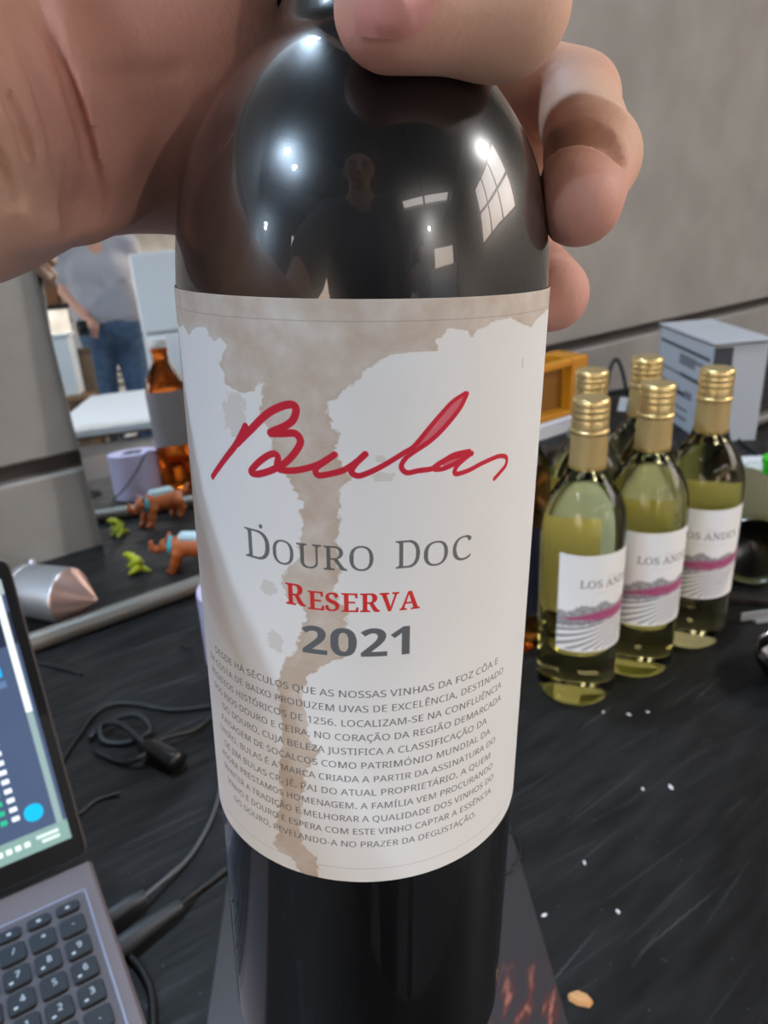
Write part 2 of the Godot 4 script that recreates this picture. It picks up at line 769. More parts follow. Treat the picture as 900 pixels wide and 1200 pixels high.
func room() -> void:
	struct("floor", slab(Vector3(-10.2, -0.2, -1.6), Vector3(5.4, 0, 14.2)), M.floor)
	# roof with one long open rooflight
	var roof := Geo.new()
	for r in [[-10.2, 5.4, -1.6, 8.0], [-10.2, -7.0, 8.0, 9.6], [3.0, 5.4, 8.0, 9.6], [-10.2, 5.4, 9.6, 14.2]]:
		roof.add(slab(Vector3(r[0], 5.0, r[2]), Vector3(r[1], 5.2, r[3])))
	struct("ceiling", roof, M.sheet_roof)
	var beams := [-9.0, -6.0, -3.0, 0.4, 3.2]
	for x: float in beams:
		struct("ceiling_beam", slab(Vector3(x - 0.08, 4.72, -1.08), Vector3(x + 0.08, 4.998, 13.9), 0.01), M.steel)
	struct("trim_1", slab(Vector3(-1.9, 4.45, -0.5), Vector3(-0.75, 4.56, -0.38), 0.01), mat(Color(0.62, 0.36, 0.2), 0.6))
	# concrete wall behind the bench: cast panels with recessed joints
	var wb := Node3D.new()
	wb.name = "wall_north"
	add_child(wb)
	tag(wb, "grey cast concrete wall with recessed joints behind the bench", "", "", "structure")
	part("joint_backing", slab(Vector3(-10.0, 0.0, -1.34), Vector3(5.2, 5.0, -1.112)), M.joint, wb)
	var ys := [0.0, 0.870, 0.894, 2.2, 2.222, 3.6, 3.622, 5.0]
	var xs := [-10.0, -3.405, -3.385, 3.59, 3.61, 5.2]
	for r in range(0, ys.size(), 2):
		for c in range(0, xs.size(), 2):
			part("panel", slab(Vector3(xs[c], ys[r], -1.17), Vector3(xs[c + 1], ys[r + 1], -1.089), 0.004), M.concrete, wb)
	# end wall with the wide window
	var we := Geo.new()
	for r in [[0.0, 5.0, -1.09, 1.8], [0.0, 2.1, 1.8, 6.6], [4.5, 5.0, 1.8, 6.6], [0.0, 5.0, 6.6, 14.0]]:
		we.add(slab(Vector3(5.15, r[0], r[2]), Vector3(5.4, r[1], r[3])))
	struct("wall_east", we, M.wall_paint)
	var fr := Geo.new()
	for z in [1.83, 3.4, 5.0, 6.57]:
		fr.add(slab(Vector3(5.2, 2.1, z - 0.05), Vector3(5.3, 4.5, z + 0.05), 0.006))
	for y in [2.14, 3.2, 4.46]:
		fr.add(slab(Vector3(5.205, y - 0.05, 1.8), Vector3(5.295, y + 0.05, 6.6), 0.006))
	struct("window_1", fr, mat(Color(0.16, 0.12, 0.09), 0.6))
	var ww := Geo.new()
	for r in [[0.0, 5.0, -1.09, 2.0], [4.2, 5.0, 2.0, 7.0], [0.0, 5.0, 7.0, 14.0]]:
		ww.add(slab(Vector3(-10.2, r[0], r[2]), Vector3(-9.95, r[1], r[3])))
	struct("wall_west", ww, M.wall_paint)
	var ws := Geo.new()
	for r in [[-10.2, -8.4, 0.0, 5.0], [-8.4, -3.4, 4.1, 5.0], [-3.4, 1.4, 0.0, 5.0], [1.4, 4.4, 0.0, 1.0], [1.4, 4.4, 3.6, 5.0], [4.4, 5.4, 0.0, 5.0]]:
		ws.add(slab(Vector3(r[0], r[2], 13.95), Vector3(r[1], r[3], 14.2)))
	struct("wall_south", ws, M.wall_paint)


func lamps() -> void:
	var shell := mat(Color(0.12, 0.12, 0.13), 0.5, 0.6)
	var glow := mat(Color(0.9, 0.95, 1.0), 0.4)
	glow.emission_enabled = true
	glow.emission = Color(0.78, 0.90, 1.0)
	glow.emission_energy_multiplier = 60.0
	var spots := [
		[Vector3(0.24, 2.68, -0.93), 0.12, "round black high-bay lamp hung low on a long rod over the bench wall"],
		[Vector3(-2.50, 3.9, -0.24), 0.6, "round black high-bay lamp hanging over the bench beside the orange batten"],
		[Vector3(-3.10, 3.9, 0.30), 0.3, "round black high-bay lamp hanging just in front of its twin"],
		[Vector3(-5.6, 3.0, -0.62), 1.0, "round black high-bay lamp hung low by the concrete wall"],
		[Vector3(-8.3, 3.55, 4.2), 3.6, "round black high-bay lamp near the open west doorway"],
		[Vector3(3.55, 3.82, 2.05), 0.9, "round black high-bay lamp near the wide window"],
		[Vector3(0.62, 3.75, 9.7), 5.6, "round black high-bay lamp near the storage racks"],
		[Vector3(-3.3, 3.5, 11.8), 4.6, "round black high-bay lamp before the far doorway"],
	]
	for s in spots:
		var p: Vector3 = s[0]
		var t := thing("ceiling_lamp", s[2], "lamp", p, 0.0, "high-bay lamps under the roof")
		var top := 5.0 - p.y
		part("rod", rod(Vector3(0, 0.1, 0), Vector3(0, top, 0), 0.008), M.steel, t)
		part("housing", lathe([Vector2(0, 0.14), Vector2(0.05, 0.14), Vector2(0.06, 0.06), Vector2(0.13, 0.03), Vector2(0.13, 0.0), Vector2(0.12, -0.004), Vector2(0, 0.01)], 32), shell, t)
		part("lens", lathe([Vector2(0, 0.0), Vector2(0.116, 0.0), Vector2(0.116, -0.008), Vector2(0.09, -0.018), Vector2(0, -0.024)], 32), glow, t)
		var l := SpotLight3D.new()
		l.name = "lamp_light"
		l.position = Vector3(0, -0.085, 0)
		l.rotation.x = -PI / 2
		l.spot_angle = 84.0
		l.spot_angle_attenuation = 0.6
		l.spot_range = 30.0
		l.spot_attenuation = 2.0
		l.light_color = Color(0.80, 0.90, 1.0) if p.z < 1.0 else Color(1.0, 0.975, 0.955)
		l.light_energy = 8.0 * s[1]
		l.light_size = 0.055
		l.shadow_enabled = true
		t.add_child(l)


func bench() -> void:
	var t := thing("workbench", "long black-painted wooden workbench with scratched worn top against the concrete wall", "workbench")
	part("top", slab(Vector3(-1.3, TY - 0.04, -1.087), Vector3(2.9, TY, 0.12), 0.004), M.bench, t)
	part("apron", slab(Vector3(-1.2, TY - 0.13, 0.02), Vector3(2.8, TY - 0.041, 0.045), 0.003), M.bench, t)
	for x in [-1.15, 0.8, 2.75]:
		for z in [-1.0, 0.0]:
			part("leg", slab(Vector3(x - 0.04, 0.0, z - 0.04), Vector3(x + 0.04, TY - 0.041, z + 0.04), 0.004), M.bench, t)
	# round metal rail lying along the bench
	var rail := thing("metal_rail", "dull grey metal tube lying along the bench in front of the mirror", "rail")
	part("tube", rod(Vector3(-1.2, TY + 0.0115, -0.843), Vector3(1.22, TY + 0.0115, -0.843), 0.011, 20), mat(Color(0.46, 0.44, 0.41), 0.42, 0.35), rail)
	for x in [-1.2, 1.22]:
		part("end_cap", rod(Vector3(x - 0.008, TY + 0.0115, -0.843), Vector3(x + 0.008, TY + 0.0115, -0.843), 0.0113, 20), M.black_plastic, rail)
	# crumbs
	var flake := mat(Color(0.78, 0.58, 0.38), 0.8)
	var crumb := mat(Color(0.85, 0.85, 0.85), 0.7)
	var where := [[680, 1173, 0.0085, "flat tan chip of cork lying on the bench beside the glossy sheet"], [707, 835, 0.0022, "white crumb on the bench before the first white wine bottle"], [737, 838, 0.0026, "white crumb in the middle of the three before the wine bottles"], [759, 835, 0.0022, "white crumb farther along the three before the wine bottles"], [786, 923, 0.003, "brightest white crumb lying alone on the black bench"], [753, 925, 0.0022, "small white crumb close beside the brightest one"], [685, 1012, 0.0024, "thin white flake on the bench beyond the glossy sheet"], [638, 1073, 0.0026, "white crumb on the edge of the glossy sheet"], [724, 1069, 0.0024, "pale crumb among scratches on the open bench"]]
	for w in where:
		var g := Geo.new()
		var r: float = w[2]
		var n := 7
		for k in n:
			var a := TAU * k / n
			var q := r * rng.randf_range(0.7, 1.1)
			g.v.append(Vector3(cos(a) * q, 0.0006, sin(a) * q * 0.55))
			g.v.append(Vector3(cos(a) * q * 0.8, r * 0.45, sin(a) * q * 0.42))
		g.v.append(Vector3(0, r * 0.55, 0))
		g.v.append(Vector3(0, 0.0003, 0))
		for k in n:
			var b := (k + 1) % n
			g.quad(k * 2, b * 2, b * 2 + 1, k * 2 + 1)
			g.i.append_array(PackedInt32Array([k * 2 + 1, b * 2 + 1, 2 * n, 2 * n + 1, b * 2, k * 2]))
		var o := part("crumb" if r < 0.005 else "cork_chip", g.orient().flat(), crumb if r < 0.005 else flake, self, onb(w[0], w[1]))
		o.rotation.y = -0.9 if r > 0.005 else rng.randf() * 6.0
		tag(o, w[3], "crumb" if r < 0.005 else "cork chip", "crumbs on the bench")


func mirror() -> void:
	var lean := deg_to_rad(3.8)
	var turn := deg_to_rad(-11.9)
	var t := thing("mirror", "frameless mirror leaning on the concrete wall, reflecting a man in a grey shirt", "mirror", Vector3(0.284, TY, -1.045), turn)
	t.rotation.x = -lean
	var glass := mat(Color(0.93, 0.94, 0.94), 0.0, 1.0)
	var shape := PackedVector2Array([Vector2(0.0, 0.0), Vector2(0.46, 0.0), Vector2(0.46, 0.70), Vector2(-0.022, 0.70)])
	part("mirror_glass", prism(shape, 0.003, 0.0006), glass, t, Vector3(0, 0, -0.0015))
	part("backing_board", prism(shape, 0.006, 0.001), mat(Color(0.10, 0.09, 0.085), 0.8), t, Vector3(0.0, 0.0, -0.0063))


# ---------------------------------------------------------------- the bottle in the hand
const NECK := [Vector2(0.0, -0.005), Vector2(0.022, -0.006), Vector2(0.0305, -0.003), Vector2(0.0352, 0.0035), Vector2(0.0373, 0.011), Vector2(0.038, 0.021), Vector2(0.038, 0.17), Vector2(0.038, 0.196), Vector2(0.0377, 0.204), Vector2(0.0371, 0.210), Vector2(0.0363, 0.215), Vector2(0.035, 0.220), Vector2(0.033, 0.225), Vector2(0.0302, 0.230), Vector2(0.0265, 0.235), Vector2(0.0218, 0.240), Vector2(0.0178, 0.2435), Vector2(0.0160, 0.246), Vector2(0.0151, 0.250), Vector2(0.0146, 0.258), Vector2(0.0142, 0.27), Vector2(0.0140, 0.294), Vector2(0.0155, 0.295), Vector2(0.0155, 0.301), Vector2(0.0125, 0.302), Vector2(0.0, 0.302)]
var held := Transform3D()                                             # stands at the base of the held bottle, z towards the lens


func held_bottle() -> void:
	var up := Vector3(0.0607, 0.99815, 0.0).normalized()
	var top := Vector3(0.0988, 1.1918, -0.1339)
	var fr := C - top
	fr = (fr - up * fr.dot(up)).normalized()
	held = Transform3D(Basis(up.cross(fr), up, fr), top - up * 0.2)
	var t := thing("red_wine_bottle", "dark red wine bottle held up by its neck, stained white label with red signature", "wine bottle")
	t.transform = held
	var prof := []
	for k in NECK.size() - 1:                                          # rounds the drawn profile
		var p0: Vector2 = NECK[maxi(0, k - 1)]
		var p3: Vector2 = NECK[mini(NECK.size() - 1, k + 2)]
		var n := 3 if k >= 6 and k < 21 or k >= 1 and k < 5 else 1
		for s in n:
			prof.append(NECK[k].cubic_interpolate(NECK[k + 1], p0, p3, float(s) / n))
	prof.append(NECK[NECK.size() - 1])
	var dark := mat(Color(0.030, 0.034, 0.042), 0.30, 0.0, 0.55)
	dark.roughness_texture = noise_tex(0.01, Color(0.75, 0.75, 0.75), Color(1, 1, 1), 4, 256, 61)
	dark.uv1_triplanar = true
	dark.uv1_scale = Vector3(9, 5, 9)
	dark.clearcoat_enabled = true
	dark.clearcoat = 0.85
	dark.clearcoat_roughness = 0.025
	part("glass_body", lathe(prof, 96, 0.0, TAU, 40.0), dark, t)
	part("neck_foil", lathe([Vector2(0.0156, 0.2495), Vector2(0.0149, 0.258), Vector2(0.0145, 0.27), Vector2(0.0144, 0.2935), Vector2(0.0160, 0.2945), Vector2(0.0160, 0.3022), Vector2(0.0, 0.3026)], 64), mat(Color(0.02, 0.022, 0.028), 0.3, 0.2), t)
	var lab := mat(Color(1, 1, 1), 0.62, 0.0, 0.35)
	lab.albedo_texture = held_print()
	lab.texture_repeat = false
	var hm := noise_tex(0.06, Color(0.35, 0.35, 0.35), Color(0.65, 0.65, 0.65), 3, 512, 71)
	relief(lab, hm, 0.006)
	var half := 0.075 / 0.0382
	part("label", lathe([Vector2(0.03815, 0.0775), Vector2(0.03825, 0.0777), Vector2(0.03825, 0.1998), Vector2(0.03815, 0.2)], 120, -half, half, 90.0), lab, t)


func held_print() -> ImageTexture:
	var ppm := 9.0
	var w := 1350
	var h := 1107
	var img := PackedByteArray()
	img.resize(w * h * 3)
	var white := Color(0.885, 0.88, 0.872)
	for k in range(0, img.size(), 3):
		img[k] = int(white.r * 255)
		img[k + 1] = int(white.g * 255)
		img[k + 2] = int(white.b * 255)
	# the spilt-wine stain: one outline, its edge roughened, mottled inside
	var edge := [Vector2(-75, -1), Vector2(-75, 7), Vector2(-60, 9), Vector2(-52, 6), Vector2(-46, 7.4), Vector2(-42, 6.4), Vector2(-39.3, 8.2), Vector2(-35.6, 6.3), Vector2(-32.3, 5.9), Vector2(-29.4, 8.6), Vector2(-27.6, 7.4), Vector2(-26.1, 8.7), Vector2(-28.5, 11.7), Vector2(-27.3, 15.5), Vector2(-22.8, 16.8), Vector2(-19.9, 15.9), Vector2(-17.8, 13.8), Vector2(-18.6, 16.7), Vector2(-19.4, 19.2), Vector2(-18.4, 21.4), Vector2(-17.6, 23.3), Vector2(-17.2, 25.9), Vector2(-16.0, 28.9), Vector2(-13.6, 31.8), Vector2(-12.5, 34.6), Vector2(-11.6, 35.5), Vector2(-12.3, 42.9), Vector2(-13.0, 47.3), Vector2(-15.6, 49.4), Vector2(-16.5, 52.0), Vector2(-15.5, 55.5), Vector2(-12.5, 56.7), Vector2(-11.8, 59.2), Vector2(-12.8, 62.1), Vector2(-14.0, 66.3), Vector2(-16.4, 69.1), Vector2(-18.6, 74.4), Vector2(-18.6, 80.8), Vector2(-18.0, 85.6), Vector2(-19.4, 95.8), Vector2(-19.3, 102.5), Vector2(-21.2, 111.0), Vector2(-20.4, 114.0), Vector2(-22.6, 117.4), Vector2(-21.0, 119.0), Vector2(-17.3, 119.2), Vector2(-15.0, 124), Vector2(-10.6, 124), Vector2(-10.9, 117.7), Vector2(-14.0, 114.8), Vector2(-14.6, 109.9), Vector2(-13.5, 100.5), Vector2(-12.5, 94.8), Vector2(-10.9, 92.1), Vector2(-9.3, 89.3), Vector2(-11.8, 86.8), Vector2(-11.7, 82.3), Vector2(-12.9, 76.9), Vector2(-11.7, 72.3), Vector2(-8.1, 68.8), Vector2(-3.7, 66.5), Vector2(-3.0, 62.8), Vector2(-3.6, 60.2), Vector2(-3.2, 57.5), Vector2(-4.7, 55.0), Vector2(-5.5, 51.5), Vector2(-4.6, 49.8), Vector2(-4.9, 42.3), Vector2(-4.3, 37.5), Vector2(-4.3, 33.1), Vector2(-2.4, 30.7), Vector2(-4.0, 27.3), Vector2(-5.2, 24.7), Vector2(-3.8, 23.3), Vector2(-6.1, 19.4), Vector2(-6.0, 17.1), Vector2(-1.8, 14.1), Vector2(1.5, 10.8), Vector2(4.5, 9.0), Vector2(8.5, 8.6), Vector2(12.4, 8.6), Vector2(12.9, 6.6), Vector2(14.6, 4.9), Vector2(18.1, 5.5), Vector2(19.1, 6.7), Vector2(21.6, 5.2), Vector2(24.8, 4.2), Vector2(28.4, 4.0), Vector2(31.2, 5.2), Vector2(35.8, 6.4), Vector2(39.8, 4.8), Vector2(47.0, 4.0), Vector2(60, 6), Vector2(75, 5), Vector2(75, -1)]
	var blobs := [[Vector2(-25.2, 20.8), 3.2, 4.4], [Vector2(-19.3, 54.1), 2.0, 1.8], [Vector2(-18.4, 65.4), 2.0, 2.4], [Vector2(3.2, 30.4), 2.4, 0.9], [Vector2(2.6, 27.0), 1.2, 0.7], [Vector2(33.5, 12.5), 0.5, 1.2]]
	var wob := FastNoiseLite.new()
	wob.frequency = 0.05
	wob.fractal_octaves = 4
	var mot := FastNoiseLite.new()
	mot.frequency = 0.016
	mot.fractal_octaves = 5
	mot.seed = 4
	for y in h:
		var v := y / ppm
		var xs := []
		for k in edge.size():
			var p: Vector2 = edge[k]
			var q: Vector2 = edge[(k + 1) % edge.size()]
			if (p.y <= v) != (q.y <= v):
				xs.append((lerpf(p.x, q.x, (v - p.y) / (q.y - p.y)) + 75.0) * ppm)
		xs.sort()
		for n in range(0, xs.size() - 1, 2):
			for x in range(maxi(0, int(xs[n]) - 6), mini(w, int(xs[n + 1]) + 7)):
				var e := minf(x - xs[n], xs[n + 1] - x) + wob.get_noise_2d(x, y) * 9.0
				if e < 0.0:
					continue
				var m := mot.get_noise_2d(x, y)
				var m2 := mot.get_noise_2d(x * 0.45 + 300.0, y * 0.45)
				var dep := clampf(e / 5.0, 0.0, 1.0) * clampf(0.80 + m * 0.34 + m2 * 0.3 + 0.16 * maxf(0.0, 1.0 - e / 14.0), 0.3, 1.1)
				if v < 24.0:
					dep *= 0.93
				tint(img, (y * w + x) * 3, Color(0.735, 0.665, 0.595), dep)
	for b in blobs:
		var c: Vector2 = b[0]
		for y in range(int((c.y - b[2]) * ppm), int((c.y + b[2]) * ppm)):
			for x in range(int((c.x - b[1] + 75.0) * ppm), int((c.x + b[1] + 75.0) * ppm)):
				var e := 1.0 - Vector2((x / ppm - 75.0 - c.x) / b[1], (y / ppm - c.y) / b[2]).length() + wob.get_noise_2d(x, y) * 0.5
				if e > 0.0:
					tint(img, (y * w + x) * 3, Color(0.72, 0.68, 0.63), minf(e * 5.0, 1.0) * (0.35 + 0.3 * maxf(0.0, 1.0 - e * 4.0)))
	# fine frame lines near both edges
	for u in w:
		for k in 2:
			tint(img, ((31 + k) * w + u) * 3, Color(0.55, 0.5, 0.47), 0.32)
			tint(img, ((1072 + k) * w + u) * 3, Color(0.6, 0.58, 0.56), 0.3)
	var ink := Ink.new(w, h, ppm, -75.0)
	# small print
	var lines := [
		[-39.0, 31.2, "DESDE HÁ SÉCULOS QUE AS NOSSAS VINHAS DA FOZ CÔA E"],
		[-43.0, 33.6, "DA COSTA DE BAIXO PRODUZEM UVAS DE EXCELÊNCIA, DESTINADO"],
		[-42.6, 33.2, "REGISTOS HISTÓRICOS DE 1256. LOCALIZAM-SE NA CONFLUÊNCIA"],
		[-41.6, 33.4, "DOS RIOS DOURO E CEIRA, NO CORAÇÃO DA REGIÃO DEMARCADA"],
		[-37.4, 28.4, "DO DOURO, CUJA BELEZA JUSTIFICA A CLASSIFICAÇÃO DA"],
		[-38.4, 29.8, "PAISAGEM DE SOCALCOS COMO PATRIMÓNIO MUNDIAL DA"],
		[-39.8, 32.0, "UNIÃO. BULAS É A MARCA CRIADA A PARTIR DA ASSINATURA DO"],
		[-38.0, 30.4, "DE JIM BULAS CR. JÉ, PAI DO ATUAL PROPRIETÁRIO, A QUEM"],
		[-40.0, 31.6, "AGORA PRESTAMOS HOMENAGEM. A FAMÍLIA VEM PROCURANDO"],
		[-39.2, 32.2, "MANTER A TRADIÇÃO E MELHORAR A QUALIDADE DOS VINHOS DO"],
		[-38.0, 31.6, "VINHO E DOURO E ESPERA COM ESTE VINHO CAPTAR A ESSÊNCIA"],
		[-35.0, 26.4, "DO DOURO, REVELANDO-A NO PRAZER DA DEGUSTAÇÃO."],
	]
	for n in lines.size():
		ink.text(lines[n][2], sans(), lines[n][0], lines[n][1], 75.9 + n * 3.40, 1.55)
	ink.lay(img, Color(0.34, 0.33, 0.33), 0.86)
	ink.clear()
	ink.text("D", serif(), -24.5, -18.6, 48.5, 6.2)
	ink.text("OURO", serif(), -17.9, 1.5, 48.5, 5.0)
	ink.text("D", serif(), 5.6, 10.2, 48.3, 5.7)
	ink.text("OC", serif(), 11.0, 21.2, 48.6, 5.0)
	ink.dab(Vector2(-20.4, 41.6), 0.42)
	ink.lay(img, Color(0.27, 0.27, 0.27), 0.76)
	ink.clear()
	ink.text("2021", sans(true), -12.5, 8.5, 66.6, 6.1)
	ink.lay(img, Color(0.38, 0.39, 0.40), 1.0)
	ink.clear()
	ink.text("R", serif(true), -15.5, -11.5, 56.6, 4.5)
	ink.text("ESERVA", serif(true), -11.0, 10.4, 57.0, 3.9)
	ink.lay(img, Color(0.80, 0.16, 0.15), 0.95)
	ink.clear()
	# the signature, stroke by stroke
	var red := Color(0.775, 0.125, 0.20)
	ink.stroke([Vector2(8.8, 25.0), Vector2(10.9, 22.8), Vector2(13.3, 20.4), Vector2(15.9, 18.2), Vector2(18.4, 16.6)], 0.5, 0.7)
	ink.stroke([Vector2(9.9, 25.0), Vector2(12.0, 23.0), Vector2(14.6, 20.6), Vector2(17.4, 17.8)], 0.6, 0.7)
	ink.stroke([Vector2(17.6, 27.8), Vector2(14.6, 28.9)], 0.7, 0.5)
	ink.lay(img, red, 0.62)
	ink.clear()
	ink.stroke([Vector2(-33.5, 34.5), Vector2(-28.8, 30.0), Vector2(-25.2, 26.4), Vector2(-22.5, 22.6)], 0.66, 0.8)
	ink.stroke([Vector2(-24.9, 26.2), Vector2(-21.2, 23.0), Vector2(-17.8, 20.0), Vector2(-15.0, 18.4), Vector2(-12.8, 17.8), Vector2(-11.9, 18.5), Vector2(-12.5, 20.4), Vector2(-14.1, 21.7), Vector2(-17.1, 23.2), Vector2(-14.8, 23.1), Vector2(-12.3, 22.9), Vector2(-11.3, 24.1), Vector2(-12.0, 25.8), Vector2(-14.0, 28.1), Vector2(-15.9, 29.4), Vector2(-18.0, 30.5), Vector2(-20.6, 31.4), Vector2(-21.9, 31.1), Vector2(-20.4, 29.4), Vector2(-18.2, 27.7), Vector2(-16.6, 27.0), Vector2(-15.8, 27.6), Vector2(-16.1, 29.0), Vector2(-15.6, 29.8), Vector2(-13.3, 29.8), Vector2(-10.7, 29.2), Vector2(-8.3, 28.3), Vector2(-6.2, 27.0), Vector2(-5.2, 26.3)], 0.85, 0.68)
	ink.stroke([Vector2(-5.2, 26.3), Vector2(-6.9, 27.6), Vector2(-8.6, 29.0), Vector2(-8.3, 30.2), Vector2(-6.2, 29.9), Vector2(-3.5, 29.0), Vector2(-1.2, 27.4), Vector2(0.1, 26.2)], 0.66, 0.66)
	ink.stroke([Vector2(0.1, 26.2), Vector2(-1.5, 27.8), Vector2(-2.3, 29.3), Vector2(-1.2, 30.1), Vector2(0.8, 29.5), Vector2(3.4, 28.2), Vector2(6.8, 26.2), Vector2(8.8, 25.0), Vector2(10.9, 22.6), Vector2(13.3, 20.0), Vector2(15.9, 17.6), Vector2(18.6, 16.3)], 0.7, 0.42)
	ink.stroke([Vector2(18.8, 16.5), Vector2(17.5, 18.8), Vector2(14.9, 21.6), Vector2(12.0, 24.1), Vector2(8.5, 26.2), Vector2(7.1, 27.3), Vector2(6.5, 28.7), Vector2(7.5, 29.8), Vector2(9.6, 29.6), Vector2(12.5, 29.4), Vector2(14.0, 28.5), Vector2(16.6, 27.4), Vector2(19.9, 27.2)], 0.5, 0.6)
	ink.stroke([Vector2(20.4, 27.7), Vector2(18.7, 27.6), Vector2(15.5, 27.9), Vector2(13.4, 28.7), Vector2(12.5, 29.5), Vector2(14.4, 29.7), Vector2(17.5, 28.8), Vector2(20.4, 27.6), Vector2(18.7, 28.5), Vector2(17.1, 29.7), Vector2(17.0, 31.0), Vector2(19.7, 30.8), Vector2(23.2, 29.9), Vector2(27.3, 29.4), Vector2(29.8, 30.1), Vector2(29.8, 31.6), Vector2(28.1, 32.7), Vector2(26.4, 33.7)], 0.55, 0.5)
	ink.lay(img, red, 0.97)
	return ImageTexture.create_from_image(Image.create_from_data(w, h, false, Image.FORMAT_RGB8, img))


func tint(img: PackedByteArray, o: int, c: Color, f: float) -> void:
	if o < 0 or o + 2 >= img.size():
		return
	f = clampf(f, 0.0, 1.0)
	img[o] = int(lerpf(img[o], c.r * 255.0, f))
	img[o + 1] = int(lerpf(img[o + 1], c.g * 255.0, f))
	img[o + 2] = int(lerpf(img[o + 2], c.b * 255.0, f))


# ---------------------------------------------------------------- people
func surf(f: Flesh, x: float, y: float, start := 0.05) -> Vector3:     # where the ray of that pixel meets the flesh
	var dir := (CAM * Vector3((x - 450.0) / 900.0, (600.0 - y) / 900.0, -1.0)).normalized()
	var t := start
	for k in 60:
		var e := f.base(C + dir * t)
		if e < 0.0004:
			break
		t += e * 0.85
		if t > 0.4:
			break
	return C + dir * t


func hand_flesh() -> Flesh:
	var f := Flesh.new()
	# forearm, wrist, palm
	f.chain([at(-420, 265, 0.115), at(-60, 122, 0.150), at(58, 74, 0.165)], [0.029, 0.0275, 0.0262], 0.02)
	f.cap(at(40, 84, 0.165), at(200, 96, 0.178), 0.0262, 0.0280, 0.012)
	f.cap(at(132, 146, 0.166), at(240, 176, 0.178), 0.0195, 0.0185, 0.012)
	f.cap(at(120, 10, 0.160), at(250, -20, 0.165), 0.024, 0.023, 0.016)
	for q in [[430, -70, 0.186], [440, 20, 0.196], [440, 100, 0.203], [430, 190, 0.204]]:
		f.cap(at(200, 90 + (q[1] - 60) * 0.3, 0.182), at(q[0], q[1], q[2]), 0.017, 0.0115, 0.012)
	# index finger closes round the front of the neck
	f.chain([at(430, -70, 0.186), at(606, -26, 0.157), at(585, 4, 0.1235), at(458, 12, 0.1165)], [0.0115, 0.0103, 0.0103, 0.0087], 0.005)
	# middle finger bends down over the shoulder
	f.chain([at(440, 30, 0.198), at(674, 116, 0.187), at(694, 184, 0.162), at(678, 236, 0.148)], [0.0115, 0.0099, 0.0093, 0.0084], 0.004)
	f.cap(at(520, 88, 0.206), at(618, 166, 0.201), 0.0095, 0.0088, 0.006)
	# ring finger shows its tip beside the body, little finger stays behind
	f.chain([at(440, 110, 0.204), at(606, 296, 0.207), at(646, 344, 0.181)], [0.011, 0.0092, 0.0088], 0.004)
	f.chain([at(430, 190, 0.206), at(540, 320, 0.214), at(570, 380, 0.200)], [0.0105, 0.0088, 0.0078], 0.005)
	# thumb runs up along the neck
	f.chain([at(200, 30, 0.165), at(320, -130, 0.150), at(420, -230, 0.128), at(500, -250, 0.118)], [0.021, 0.0125, 0.0112, 0.0088], 0.012)
	return f


